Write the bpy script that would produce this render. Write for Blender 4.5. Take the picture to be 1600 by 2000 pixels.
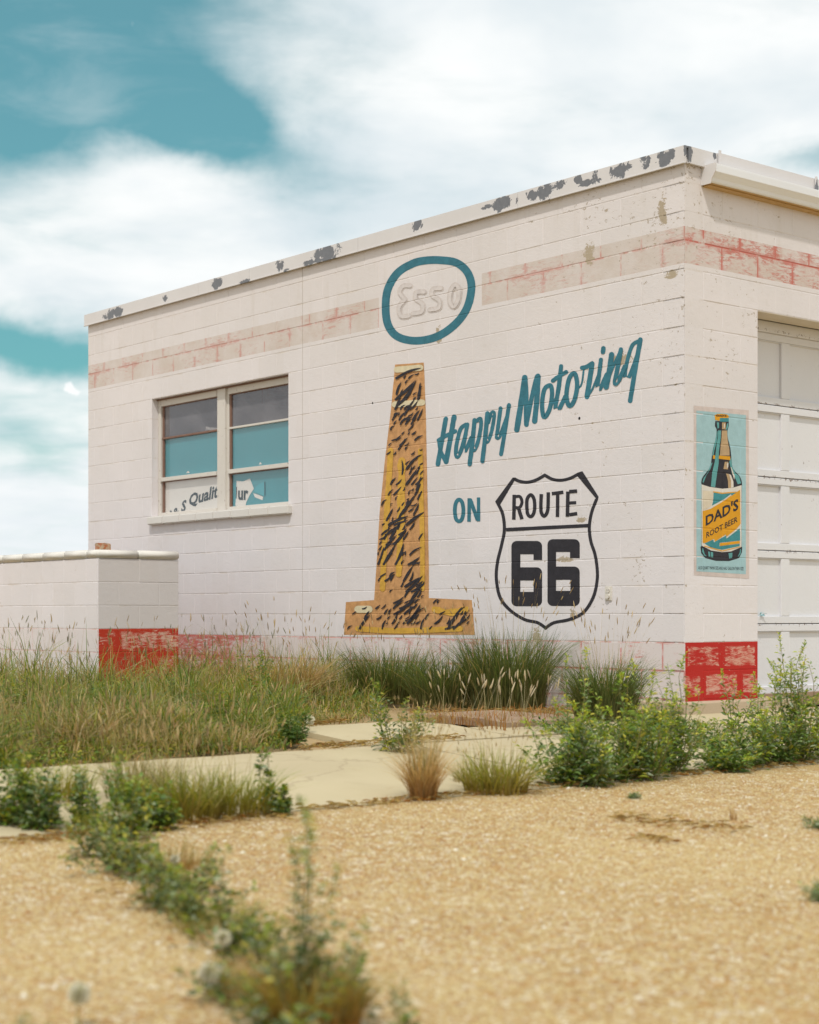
import bpy, bmesh, math, random
import numpy as np
from mathutils import Vector, Matrix
from mathutils.geometry import tessellate_polygon
random.seed(7); rng = np.random.default_rng(11)
for o in list(bpy.data.objects): bpy.data.objects.remove(o)
SC = bpy.context.scene; COL = SC.collection

# ------------------------------------------------------------------ camera, world, sun, exposure
FPX, CXP, HOR = 3267.0, 800.0, 1202.6       # focal length and principal point of the 1600 px wide view
CZ = 0.596                                  # eye height above the foot of the walls
cam_d = bpy.data.cameras.new('camera'); cam = bpy.data.objects.new('camera', cam_d); COL.objects.link(cam)
cam.location = (0, 0, CZ); cam.rotation_euler = (math.radians(90), 0, 0)
cam_d.sensor_fit = 'HORIZONTAL'; cam_d.sensor_width = 24.0; cam_d.lens = 24.0*FPX/1600
cam_d.shift_y = (HOR-1000)/1600.0
cam_d.clip_start = 0.05; cam_d.clip_end = 6000
cam_d.dof.use_dof = True; cam_d.dof.focus_distance = 13.0; cam_d.dof.aperture_fstop = 2.1
SC.camera = cam
SC.render.resolution_x = 819; SC.render.resolution_y = 1024
SC.view_settings.view_transform = 'Standard'; SC.view_settings.look = 'None'
SC.view_settings.exposure = 0.06; SC.view_settings.gamma = 1.0; SC.view_settings.use_curve_mapping = False
SC.render.engine = 'CYCLES'

SUN_EL, SUN_AZ = 57.0, 191.0                # azimuth clockwise from +Y: behind the camera, a little to the left
sd = bpy.data.lights.new('sun', 'SUN'); sun = bpy.data.objects.new('sun', sd); COL.objects.link(sun)
sd.energy = 2.5; sd.angle = math.radians(1.5); sd.color = (1.0, 0.965, 0.91)
_e, _a = math.radians(SUN_EL), math.radians(SUN_AZ)
sdir = Vector((math.sin(_a)*math.cos(_e), math.cos(_a)*math.cos(_e), math.sin(_e)))
sun.rotation_euler = sdir.to_track_quat('Z', 'Y').to_euler(); sun.location = (0, -5, 20)

class NT:
    """small helper for node graphs"""
    def __init__(s, tree): s.t = tree; s.n = tree.nodes; s.l = tree.links
    def put(s, sock, v):
        if isinstance(v, bpy.types.NodeSocket): s.l.new(v, sock)
        elif v is not None:
            if isinstance(v, (tuple, list)) and len(v) == 3 and sock.type == 'RGBA': v = (*v, 1)
            sock.default_value = v
    def m(s, op, a, b=None, c=None, clamp=False):
        x = s.n.new('ShaderNodeMath'); x.operation = op; x.use_clamp = clamp
        s.put(x.inputs[0], a); s.put(x.inputs[1], b); s.put(x.inputs[2], c); return x.outputs[0]
    def vm(s, op, a, b=None):
        x = s.n.new('ShaderNodeVectorMath'); x.operation = op; s.put(x.inputs[0], a); s.put(x.inputs[1], b)
        return x.outputs['Value'] if op in ('DOT_PRODUCT', 'LENGTH') else x.outputs[0]
    def scale(s, a, k):
        x = s.n.new('ShaderNodeVectorMath'); x.operation = 'SCALE'; s.put(x.inputs[0], a); x.inputs['Scale'].default_value = k
        return x.outputs[0]
    def mix(s, f, a, b, mode='MIX'):
        x = s.n.new('ShaderNodeMix'); x.data_type = 'RGBA'; x.blend_type = mode
        s.put(x.inputs[0], f); s.put(x.inputs[6], a); s.put(x.inputs[7], b); return x.outputs[2]
    def noise(s, vec, scale, detail=3, rough=.55, dist=0.0, color=False):
        x = s.n.new('ShaderNodeTexNoise'); s.put(x.inputs['Vector'], vec); x.inputs['Scale'].default_value = scale
        x.inputs['Detail'].default_value = detail; x.inputs['Roughness'].default_value = rough; x.inputs['Distortion'].default_value = dist
        return x.outputs['Color' if color else 'Fac']
    def voro(s, vec, scale, out='Distance', feature='F1'):
        x = s.n.new('ShaderNodeTexVoronoi'); x.feature = feature; s.put(x.inputs['Vector'], vec); x.inputs['Scale'].default_value = scale
        return x.outputs[out]
    def ramp(s, f, stops, interp='LINEAR'):
        x = s.n.new('ShaderNodeValToRGB'); x.color_ramp.interpolation = interp; e = x.color_ramp.elements
        while len(e) < len(stops): e.new(0.5)
        for i, (p, c) in enumerate(stops):
            e[i].position = p; e[i].color = (*c, 1) if len(c) == 3 else c
        s.put(x.inputs[0], f); return x.outputs[0]
    def ss(s, v, lo, hi):   # smooth step 0..1
        x = s.n.new('ShaderNodeMapRange'); x.interpolation_type = 'SMOOTHSTEP'
        s.put(x.inputs[0], v); s.put(x.inputs[1], lo); s.put(x.inputs[2], hi); x.inputs[3].default_value = 0; x.inputs[4].default_value = 1
        return x.outputs[0]
    def xyz(s, x_, y_, z_):
        x = s.n.new('ShaderNodeCombineXYZ'); s.put(x.inputs[0], x_); s.put(x.inputs[1], y_); s.put(x.inputs[2], z_); return x.outputs[0]
    def sep(s, v):
        x = s.n.new('ShaderNodeSeparateXYZ'); s.put(x.inputs[0], v); return x.outputs
    def add(s, *vs):
        r = vs[0]
        for v in vs[1:]: r = s.m('ADD', r, v)
        return r
    def mul(s, *vs):
        r = vs[0]
        for v in vs[1:]: r = s.m('MULTIPLY', r, v)
        return r

w = bpy.data.worlds.new('World'); SC.world = w; w.use_nodes = True
W = NT(w.node_tree); W.n.clear()
out = W.n.new('ShaderNodeOutputWorld'); bg = W.n.new('ShaderNodeBackground'); W.l.new(bg.outputs[0], out.inputs[0])
bg.inputs['Strength'].default_value = 0.1
sky = W.n.new('ShaderNodeTexSky'); sky.sky_type = 'NISHITA'; sky.sun_disc = False
sky.sun_elevation = math.radians(SUN_EL); sky.sun_rotation = math.radians(SUN_AZ); sky.air_density = 1.0; sky.dust_density = 1.2
dirv = W.n.new('ShaderNodeTexCoord').outputs['Generated']
dx, dy, dz = W.sep(dirv)
# overhead cloud sheet: direction projected on a high plane, so it thins and flattens towards the horizon
den = W.m('ADD', W.m('MAXIMUM', dz, 0.0), 0.16)
pl = W.xyz(W.m('DIVIDE', dx, den), W.m('DIVIDE', dy, den), 0.0)
n_big = W.noise(pl, 1.25, 6, .52, .3)
n_fine = W.noise(pl, 4.2, 7, .56, .4); n_str = W.noise(W.xyz(W.mul(dx, 5.0), W.mul(dz, 17.0), dy), 1.6, 6, .6, .5)
front = W.ss(dy, 0.05, 0.35)
ym = W.m('MAXIMUM', dy, 0.05)
wob = W.noise(dirv, 7.0, 6, .58, .2, color=True); wob = W.vm('SUBTRACT', wob, (.5, .5, .5)); wx, wy, wz = W.sep(wob)
av = W.add(W.m('DIVIDE', dx, ym), W.mul(wx, 0.10)); ev = W.add(W.m('DIVIDE', dz, ym), W.mul(wy, 0.075))
def gap(px, py, rx, ry, rot=0, amp=1.0):
    a0, e0 = (px-CXP)/FPX, (HOR-py)/FPX; c, s_ = math.cos(math.radians(rot)), math.sin(math.radians(rot))
    A = W.m('SUBTRACT', av, a0); E = W.m('SUBTRACT', ev, e0)
    p = W.m('DIVIDE', W.add(W.mul(A, c), W.mul(E, s_)), rx/FPX); q = W.m('DIVIDE', W.add(W.mul(A, -s_), W.mul(E, c)), ry/FPX)
    r2 = W.add(W.m('MULTIPLY', p, p), W.m('MULTIPLY', q, q))
    return W.mul(W.m('EXPONENT', W.mul(r2, -0.8)), amp)
gaps = None
for g_ in [(60, -20, 430, 130, -8, 1.25), (60, 235, 330, 75, 0, 1.05), (400, 262, 205, 68, -24, 1.3), (210, 120, 260, 60, -10, .35),
           (10, 655, 200, 55, -12, 1.2), (150, 690, 90, 45, 0, .35), (60, 850, 190, 70, -6, .50), (1620, 340, 120, 30, -12, .55), (1250, 250, 160, 50, -15, .12), (640, 330, 220, 60, -15, .16), (-200, 200, 300, 240, 0, 1.0)]:
    gg = gap(*g_); gaps = gg if gaps is None else W.m('ADD', gaps, gg)
gaps = W.m('MULTIPLY', gaps, front)
# far from these openings the same cloud field has openings of its own
other = W.m('MULTIPLY', W.ss(n_big, 0.56, 0.68), W.m('SUBTRACT', 1.0, front))
field = W.add(W.m('SUBTRACT', 1.24, gaps), W.mul(W.m('SUBTRACT', n_fine, .5), 1.1), W.mul(W.m('SUBTRACT', n_str, .5), .72), W.mul(other, -0.9))
puff = W.add(gap(158, 752, 22, 12, 0, .9), gap(143, 744, 9, 9, 0, .7), gap(176, 760, 14, 7, 0, .6))
puff = W.ss(W.m('ADD', puff, W.mul(W.m('SUBTRACT', W.noise(dirv, 95, 6, .68), .5), 2.2)), .42, .95)
cm = W.m('MAXIMUM', W.ss(field, -0.02, 1.30), W.add(W.mul(W.ss(n_str, .52, .80), .20), .02))
cm = W.m('MAXIMUM', cm, W.mul(puff, front))
teal = W.mix(1.0, sky.outputs[0], (0.50, 1.06, 0.86), 'MULTIPLY')
teal = W.mix(0.40, teal, (1.6, 4.1, 4.6))
n_sh = W.noise(pl, 2.3, 5, .5, .2)
cloudc = W.mix(W.ss(n_sh, 0.30, 0.62), (7.1, 7.9, 8.3), (9.7, 9.85, 9.8))
cloudc = W.mix(W.ss(dz, 0.02, 0.12), (8.2, 8.7, 9.0), cloudc)
W.l.new(W.mix(cm, teal, cloudc), bg.inputs['Color'])

# ------------------------------------------------------------------ frames of the place
P0 = Vector((1.9396, 11.8, 0.0))                                     # street corner of the building, foot of the wall
_d1 = Vector((-0.8283, 1, 0)).normalized(); _d2 = Vector((1.2075, 1, 0)).normalized()
class Frame:
    def __init__(s, o, e, n): s.o = o; s.e = e; s.n = n
    def w(s, u, z, n=0.0): return s.o + s.e*u + s.n*n + Vector((0, 0, z))
    def mat(s, u, z, n=0.0):
        m = Matrix.Identity(4)
        for i in range(3): m[i][0] = s.e[i]; m[i][1] = s.n[i]
        m.translation = s.w(u, z, n); return m
FM = Frame(P0, _d1, -_d2)                                            # side wall with the painting
FF = Frame(P0, _d2, -_d1)                                            # front wall with the garage door
def hit(px, py, fr, n=0.0):
    """where the line of sight through a photo point meets a wall plane, in that wall's (u, z)"""
    d = Vector(((px-CXP)/FPX, 1, (HOR-py)/FPX)); o = Vector((0, 0, CZ))
    t = ((fr.o + fr.n*n - o).dot(fr.n))/d.dot(fr.n); p = o + d*t
    return (p-fr.o).dot(fr.e), p.z
CH, CL = 0.2032, 0.4064
# low wall frames: LA its long side (parallel to the painted wall), LB its short red end
L0 = Vector(((191-CXP)/FPX*14.43, 14.43, 0)); LZ = 0.0
LA = Frame(L0, _d1, -_d2); LB = Frame(L0, _d2, -_d1)

def gz(x, y):
    d = (Vector((x, y, 0))-P0).dot(-_d1)
    return -0.085 - 0.075*min(max(d, 0), 2) - 0.024*min(max(d-2, 0), 6)
def gp(px, py, lift=0.0):
    z = -0.2
    for _ in range(12):
        t = (CZ-z)*FPX/(py-HOR); x = (px-CXP)/FPX*t; z = gz(x, t)
    return Vector((x, t, z+lift))

# ------------------------------------------------------------------ object helpers
def tag(o, label=None, cat=None, group=None, kind=None):
    for k, v in (('label', label), ('category', cat), ('group', group), ('kind', kind)):
        if v: o[k] = v
    return o
def empty(name, loc=(0, 0, 0)):
    o = bpy.data.objects.new(name, None); COL.objects.link(o); o.location = loc; return o
def link(name, me, mat, parent=None, smooth=False):
    o = bpy.data.objects.new(name, me); COL.objects.link(o)
    if mat is not None and not me.materials:
        for mm in (mat if isinstance(mat, (list, tuple)) else [mat]): me.materials.append(mm)
    if smooth: me.shade_smooth()
    if parent is not None:
        o.parent = parent; o.matrix_parent_inverse = pinv(parent)
    return o
def pinv(p):
    m = p.matrix_basis.copy(); q = p.parent
    while q is not None: m = q.matrix_basis @ m if False else m; q = None
    return (world_of(p)).inverted()
def world_of(o):
    m = o.matrix_basis.copy()
    if o.parent is not None: m = world_of(o.parent) @ o.matrix_parent_inverse @ m
    return m
def mesh(name, verts, faces, cols=None):
    me = bpy.data.meshes.new(name); me.from_pydata([tuple(v) for v in verts], [], faces); me.update()
    return me
def bm_mesh(bm, name='mesh', recalc=True):
    if recalc: bmesh.ops.recalc_face_normals(bm, faces=bm.faces)
    me = bpy.data.meshes.new(name); bm.to_mesh(me); bm.free(); return me
def fbox(bm, fr, u0, u1, z0, z1, n0, n1):
    v = [bm.verts.new(fr.w(u, z, n)) for u in (u0, u1) for z in (z0, z1) for n in (n0, n1)]
    for f in ((0, 1, 3, 2), (4, 6, 7, 5), (0, 4, 5, 1), (2, 3, 7, 6), (0, 2, 6, 4), (1, 5, 7, 3)): bm.faces.new([v[i] for i in f])
    return v
def box_obj(name, fr, u0, u1, z0, z1, n0, n1, mat, parent=None, bev=0.0):
    bm = bmesh.new(); fbox(bm, fr, u0, u1, z0, z1, n0, n1)
    bmesh.ops.recalc_face_normals(bm, faces=bm.faces)
    if bev: bmesh.ops.bevel(bm, geom=list(bm.edges), offset=bev, segments=2, affect='EDGES', profile=.6)
    return link(name, bm_mesh(bm, name), mat, parent)

# ------------------------------------------------------------------ materials
def new_mat(name):
    m = bpy.data.materials.new(name); m.use_nodes = True; T = NT(m.node_tree); T.n.clear()
    o = T.n.new('ShaderNodeOutputMaterial'); b = T.n.new('ShaderNodeBsdfPrincipled'); T.l.new(b.outputs[0], o.inputs[0])
    T.b = b; T.o = o; T.pos = T.n.new('ShaderNodeNewGeometry').outputs['Position']; return m, T
def bump(T, h, strength=.3, dist=.01, extra=None):
    b = T.n.new('ShaderNodeBump'); b.inputs['Strength'].default_value = strength; b.inputs['Distance'].default_value = dist
    T.put(b.inputs['Height'], h); T.l.new(b.outputs[0], T.b.inputs['Normal'])
def plain(name, col, rough=.6, var=.12, scale=14, metallic=0, bumpy=0.0, spec=.3):
    m, T = new_mat(name); n = T.noise(T.pos, scale, 5, .6)
    a = tuple(c*(1-var) for c in col); b = tuple(min(1, c*(1+var)) for c in col)
    T.put(T.b.inputs['Base Color'], T.mix(n, a, b)); T.b.inputs['Roughness'].default_value = rough; T.b.inputs['Metallic'].default_value = metallic
    T.b.inputs['Specular IOR Level'].default_value = spec
    if bumpy: bump(T, T.noise(T.pos, scale*8, 4, .6), bumpy, .004)
    return m

WALLC = (0.675, 0.638, 0.645)
def wall_material(name, fr, kind):
    """painted block; paint bands, chips and dirt belong to the wall and are laid out along it"""
    m, T = new_mat(name)
    rel = T.vm('SUBTRACT', T.pos, tuple(fr.o)); U = T.vm('DOT_PRODUCT', rel, tuple(_d1)); V = T.vm('DOT_PRODUCT', rel, tuple(_d2))
    Z = T.sep(T.pos)[2]
    isF = T.m('GREATER_THAN', V, 0.009)
    al = T.add(U, T.mul(V, -1.0)); Wv = T.xyz(al, Z, T.mul(isF, 3.0))
    stretched = T.xyz(T.mul(al, 1.0), T.mul(Z, 3.2), isF)
    drip = T.xyz(T.mul(al, 1.0), T.mul(Z, 0.12), isF)
    n1 = T.noise(Wv, 1.1, 4, .6); n2 = T.noise(Wv, 7, 6, .65); n3 = T.noise(stretched, 5, 7, .72, .5); n4 = T.noise(drip, 9, 4, .6)
    # every block took the paint a little differently
    Zs = T.m('SUBTRACT', Z, 0.0 if kind == 'building' else .482-3*CH); row = T.m('FLOOR', T.m('DIVIDE', Zs, CH)); par = T.m('MULTIPLY', T.m('MODULO', row, 2.0), 0.5)
    colm = T.m('FLOOR', T.m('ADD', T.m('DIVIDE', al, CL), par))
    wn = T.n.new('ShaderNodeTexWhiteNoise'); T.put(wn.inputs['Vector'], T.xyz(colm, row, isF)); bv = wn.outputs['Value']
    base = T.mix(T.ss(n1, .3, .7), tuple(c*.97 for c in WALLC), (WALLC[0]*1.04, WALLC[1]*1.03, WALLC[2]*1.03))
    hi = T.ss(T.add(Z, T.mul(al, 0.12)), 1.2, 4.2)
    base = T.mix(T.mul(hi, .36), base, (0.66, 0.605, 0.56))          # the upper courses yellowed
    base = T.mix(T.mul(T.m('SUBTRACT', 1.0, T.ss(bv, .0, .9)), .10), base, (.50, .44, .37))
    base = T.mix(T.mul(T.ss(n4, .52, .78), T.ss(Z, 2.6, 3.9), .33), base, (.47, .41, .33))   # runs below the coping
    base = T.mix(T.mul(T.ss(n2, .55, .75), .14), base, (.46, .40, .33))
    # distance to the joints, for paint caught in them
    zf = T.m('ABSOLUTE', T.m('SUBTRACT', T.m('FRACT', T.add(T.m('DIVIDE', Zs, CH), .5)), .5)); dzj = T.mul(zf, CH)
    al2 = T.m('SUBTRACT', al, T.mul(T.m('GREATER_THAN', al, 4.58), 4.58)) if kind == 'building' else al
    flip = T.m('ABSOLUTE', T.m('SUBTRACT', isF, T.m('MODULO', T.m('ADD', row, 20.0), 2.0)))   # which courses start with a half block
    uf = T.m('ABSOLUTE', T.m('SUBTRACT', T.m('FRACT', T.add(T.m('DIVIDE', T.m('SUBTRACT', al2, T.mul(flip, CH)), CL), .5)), .5)); duj = T.mul(uf, CL)
    dj = T.m('MINIMUM', dzj, duj)
    nearj = T.m('SUBTRACT', 1.0, T.ss(dj, 0.003, 0.012)); nearz = T.m('SUBTRACT', 1.0, T.ss(dzj, 0.003, 0.012))
    broad = T.m('SUBTRACT', 1.0, T.ss(dj, 0.006, 0.045))
    base = T.mix(T.mul(nearz, T.ss(T.noise(Wv, 3.0, 5, .7), .46, .66), .36), base, (.46, .37, .25))
    RED = (.42, .018, .012); PINK = (.56, .36, .30)
    brush = T.noise(T.xyz(T.mul(al, 1.0), T.mul(Z, 4.5), isF), 11, 8, .78, .8)
    big = T.noise(Wv, 2.6, 3, .6, .2)
    if kind == 'building':
        inb = T.mul(T.m('GREATER_THAN', Z, 3.087), T.m('LESS_THAN', Z, 3.347))
        notoval = T.m('SUBTRACT', 1.0, T.mul(T.m('GREATER_THAN', al, 2.13), T.m('LESS_THAN', al, 3.456)))
        band = T.mul(inb, notoval)
        base = T.mix(T.mul(band, T.add(.34, T.mul(T.ss(T.noise(Wv, 3.1, 6, .7), .35, .65), .30))), base, (.50, .41, .335))
        pn = T.noise(Wv, 2.3, 5, .65, .4); pf = T.noise(Wv, 8, 5, .7, .3)
        line = T.mul(nearj, T.ss(T.add(pf, T.mul(pn, .5), T.mul(isF, .08)), .64, .80))
        smear = T.mul(T.ss(T.add(brush, T.mul(broad, .10), T.mul(isF, .045)), .50, .64), T.ss(T.add(pn, T.mul(isF, .06)), .44, .60))
        red = T.mul(band, T.m('MAXIMUM', line, T.mul(smear, .85)))
        base = T.mix(T.mul(red, T.add(.50, T.mul(isF, .35))), base, (.46, .07, .04))
        low = T.m('LESS_THAN', Z, 0.4064)
        spot = T.mul(T.ss(T.add(al, T.mul(big, .8)), 5.5, 6.3), T.m('LESS_THAN', al, 6.8))
        base = T.mix(T.mul(low, .35), base, (.58, .47, .42))
        smear = T.mul(T.ss(T.add(brush, T.mul(spot, .11), T.mul(broad, .05)), .50, .64), T.ss(T.add(pn, T.mul(spot, .14)), .46, .60))
        red = T.mul(low, T.m('MAXIMUM', line, smear), T.m('SUBTRACT', 1.0, isF))
        base = T.mix(T.mul(red, T.add(.66, T.mul(spot, .2))), base, (.50, .075, .05))
        amt = T.add(T.mul(brush, 1.0), T.mul(big, .5), T.mul(broad, .42))
        redF = T.mul(low, isF); wornc = T.mix(T.ss(brush, .35, .6), (.60, .36, .28), (.50, .16, .11)); base = T.mix(redF, base, T.mix(T.ss(T.add(amt, T.mul(T.noise(Wv, 5.5, 3, .6, .3), .55)), .93, 1.10), wornc, RED))
        corner = T.m('SUBTRACT', 1.0, T.ss(T.m('ABSOLUTE', al), 0.3, 2.6))
    else:
        low = T.m('LESS_THAN', Z, 0.482)
        base = T.mix(T.mul(isF, .42), base, (.42, .39, .36))         # the end face is mixed towards grey
        base = T.mix(T.mul(low, .25), base, (.58, .47, .42))
        amt = T.add(brush, T.mul(big, .5), T.mul(nearj, .3))
        base = T.mix(T.mul(low, T.ss(amt, .92, 1.2), .55), base, (.5, .12, .09))
        amt = T.add(T.mul(brush, 1.0), T.mul(big, .75), T.mul(broad, .12))
        base = T.mix(T.mul(low, isF), base, T.mix(T.ss(T.add(amt, T.mul(T.ss(Z, .30, .22), .0), T.mul(T.m('LESS_THAN', Z, .279), .12)), .75, .90), (.57, .36, .28), (.42, .035, .015)))
        corner = T.mul(1.0, .25)
    if kind == 'building': base = T.mix(T.mul(T.m('LESS_THAN', T.m('ABSOLUTE', T.m('SUBTRACT', U, 4.58)), .0045), T.m('SUBTRACT', 1.0, isF), .5), base, (.30, .25, .19))   # open control joint
    # chips: bare grey-brown block showing, most of them near the street corner and along joints
    c1 = T.noise(T.xyz(al, T.mul(Z, 1.3), T.mul(isF, 3.0)), 27, 7, .72, .5); c2 = T.noise(Wv, 2.3, 3, .6)
    thr = T.add(.752, T.mul(corner, -.085), T.mul(c2, -.115), T.mul(nearz, T.ss(T.noise(Wv, 1.7, 4, .7), .48, .62), -.075), T.mul(T.m('SUBTRACT', 1.0, isF), .0), T.mul(isF, .02))
    thr = T.add(thr, T.mul(T.m('SUBTRACT', 1.0, T.ss(T.noise(Wv, 3.4, 4, .65, .6), .53, .62)), .055), -.022)
    thr = T.add(thr, T.mul(T.ss(Z, 2.0, 3.4), corner, -.025))
    chip = T.ss(T.m('SUBTRACT', c1, thr), 0.0, 0.012)
    base = T.mix(T.mul(chip, .85), base, T.mix(n2, (.30, .235, .16), (.44, .36, .26)))
    if kind == 'building':
        holes = [(2.66, 3.00-.08, .035, .07), (.62, 2.47, .10, .045), (.20, 3.48, .035, .10), (1.02, 1.315, .05, .02), (1.50, .43, .05, .07), (.12, 3.02, .06, .03), (.93, 3.30, .05, .08), (1.18, 1.02, .10, .018), (1.10, .60, .03, .05)]
        for (hu, hz, ru, rz) in holes:
            A = T.m('DIVIDE', T.m('SUBTRACT', T.add(al, T.mul(T.m('SUBTRACT', n2, .5), .12)), hu), ru); B = T.m('DIVIDE', T.m('SUBTRACT', T.add(Z, T.mul(T.m('SUBTRACT', c1, .5), .10)), hz), rz)
            r = T.add(T.m('MULTIPLY', A, A), T.m('MULTIPLY', B, B), T.mul(T.m('SUBTRACT', c1, .5), 7.0))
            base = T.mix(T.mul(T.m('SUBTRACT', 1.0, T.ss(r, .8, 1.0)), T.m('SUBTRACT', 1.0, isF)), base, (.40, .33, .24))
    T.put(T.b.inputs['Base Color'], base); T.b.inputs['Roughness'].default_value = .62; T.b.inputs['Specular IOR Level'].default_value = .25
    h = T.add(T.mul(T.noise(T.pos, 95, 4, .6), .5), T.mul(T.noise(T.pos, 22, 5, .65), .8), T.mul(chip, -1.2))
    bump(T, h, .42, .006)
    return m
M_WALL = wall_material('painted_block', FM, 'building'); M_LOW = wall_material('painted_low_wall', LA, 'low')

def paint_mat(name, col, wear=.45, var=.16, under=WALLC):
    m, T = new_mat(name)
    st = T.noise(T.pos, 16, 5, .65); c1 = T.noise(T.pos, 42, 6, .75, .3); c2 = T.noise(T.pos, 3.0, 3, .6)
    base = T.mix(T.ss(st, .25, .75), tuple(c*(1-var) for c in col), tuple(min(1, c*(1+var)) for c in col))
    chip = T.ss(T.m('SUBTRACT', T.add(c1, T.mul(c2, .16*wear/.45)), .835 - .03*(wear-.45)), 0, .02)
    base = T.mix(T.mul(chip, .8), base, under)
    T.put(T.b.inputs['Base Color'], base); T.b.inputs['Roughness'].default_value = .6; T.b.inputs['Specular IOR Level'].default_value = .25
    bump(T, T.add(T.mul(T.noise(T.pos, 95, 4, .6), .5), T.mul(T.noise(T.pos, 22, 5, .65), .8)), .4, .006); return m
P_TEAL = paint_mat('teal_paint', (.036, .155, .205)); P_BLACK = paint_mat('black_paint', (.026, .024, .030), .6, .2)
P_FAINT = paint_mat('faded_beige_paint', (.575, .515, .485), .3, .12)
P_OCHRE = paint_mat('ochre_paint', (.50, .265, .11), .5, .22, (.55, .40, .22)); P_YEL = paint_mat('yellow_paint', (.56, .32, .05), .4, .15)
P_CREAM = paint_mat('cream_paint', (.62, .54, .36), .4, .1)
P_SKYB = paint_mat('pale_blue_paint', (.31, .47, .50), .45, .07); P_SEA = paint_mat('sea_green_paint', (.045, .22, .245), .4)
P_GREEN = paint_mat('bottle_green_paint', (.10, .30, .30), .3); P_ORANGE = paint_mat('orange_yellow_paint', (.62, .29, .012), .4, .07)
P_TAN = paint_mat('tan_paint', (.42, .29, .16), .3, .15); P_WHITE = paint_mat('white_paint', (.62, .58, .52), .3, .06)
P_PINKISH = paint_mat('old_pinkish_paint', (.55, .47, .44), .6, .1, (.45, .10, .07)); P_PALE = paint_mat('pale_skin_paint', (.60, .52, .40), .3, .06)

def frame_mat():
    m, T = new_mat('weathered_white_paint'); n = T.noise(T.pos, 26, 6, .7, .4); n2 = T.noise(T.pos, 3, 4, .6)
    b = T.mix(n2, (.62, .58, .52), (.56, .52, .47)); b = T.mix(T.ss(n, .62, .68), b, (.22, .13, .09)); T.put(T.b.inputs['Base Color'], b)
    T.b.inputs['Roughness'].default_value = .6; bump(T, T.noise(T.pos, 60, 5, .6), .4, .004); return m
M_FRAME = frame_mat()
M_RUST = plain('rusty_putty', (.20, .115, .085), .8, .35, 40)
def door_mat():
    m, T = new_mat('door_paint'); n = T.noise(T.pos, 30, 6, .75, .3); n2 = T.noise(T.pos, 2.2, 4, .6)
    z = T.sep(T.pos)[2]; e = T.m('ABSOLUTE', T.m('SUBTRACT', T.m('FRACT', T.m('DIVIDE', T.m('SUBTRACT', z, .53), .562)), .5)); e = T.m('SUBTRACT', .5, e)
    b = T.mix(n2, (.70, .69, .70), (.62, .62, .645)); c = T.ss(T.add(n, T.mul(T.m('SUBTRACT', 1.0, T.ss(e, .0, .05)), .12), T.mul(n2, .10)), .715, .74)
    b = T.mix(T.mul(c, .9), b, (.17, .11, .085)); T.put(T.b.inputs['Base Color'], b); T.b.inputs['Roughness'].default_value = .55
    bump(T, T.add(T.mul(c, -1.0), T.noise(T.pos, 50, 4, .6)), .35, .004); return m
M_DOOR = door_mat()
M_DARK = plain('dark_interior', (.02, .02, .022), .9); M_GREY = plain('bare_zinc', (.13, .135, .15), .55, .3, 30, .3)
def coping_mat():
    m, T = new_mat('coping_paint'); rel = T.vm('SUBTRACT', T.pos, tuple(P0)); U = T.vm('DOT_PRODUCT', rel, tuple(_d1)); V = T.vm('DOT_PRODUCT', rel, tuple(_d2)); Z = T.sep(T.pos)[2]
    al = T.m('SUBTRACT', U, T.m('MAXIMUM', V, 0.0)); n = T.noise(T.pos, 9, 6, .68, .5); nf = T.noise(T.pos, 30, 6, .7)
    nc = T.m('SUBTRACT', n, .5)
    base = T.mix(T.noise(T.pos, 2.5, 4, .6), (.66, .635, .625), (.58, .55, .54)); best = None
    for (px, py, ru, rz) in [(224, 612, .20, .055), (323, 583, .05, .04), (425, 553, .10, .045), (478, 550, .10, .022), (546, 520, .07, .05), (560, 528, .04, .02), (637, 496, .20, .10), (604, 513, .09, .03),
                             (815, 441, .08, .045), (952, 404, .06, .02), (984, 397, .13, .05), (1040, 380, .07, .04), (1067, 372, .09, .07), (1094, 360, .08, .04), (1130, 352, .04, .04), (1148, 358, .12, .025), (1163, 345, .03, .06), (1207, 337, .08, .06), (1226, 324, .06, .045), (1262, 312, .05, .05), (1300, 308, .09, .055), (1352, 297, .03, .06), (1264, 325, .03, .02), (1600, 365, .02, .08), (1402, 300, .02, .05)]:
        if px < 1340: u, z = hit(px, py, FM, .03)
        else: u, z = hit(px, py, FF, .03); u = -u
        A = T.m('DIVIDE', T.m('SUBTRACT', al, u), ru); B = T.m('DIVIDE', T.m('SUBTRACT', Z, z), rz); r = T.add(T.m('MULTIPLY', A, A), T.m('MULTIPLY', B, B))
        best = r if best is None else T.m('MINIMUM', best, r)
    k = T.m('SUBTRACT', 1.0, T.ss(T.add(best, T.mul(nc, 6.5), T.mul(T.m('SUBTRACT', nf, .5), 2.0)), .85, 1.0)); k2 = T.ss(nf, .80, .82)
    k = T.m('MAXIMUM', k, k2)
    T.put(T.b.inputs['Base Color'], T.mix(k, base, T.mix(nf, (.10, .105, .12), (.20, .205, .22)))); T.b.inputs['Roughness'].default_value = .5
    bump(T, T.add(T.mul(k, -1.0), T.mul(nf, .3)), .4, .003); return m
M_COPING = coping_mat(); M_GUTTER = plain('white_gutter', (.74, .75, .77), .32, .05, 3, 0, .04, .5)
M_SOFFIT = plain('gutter_underside_shade', (.50, .32, .13), .5, .25, 12)  # the orange shadow below the gutter, put into the colour

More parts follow.
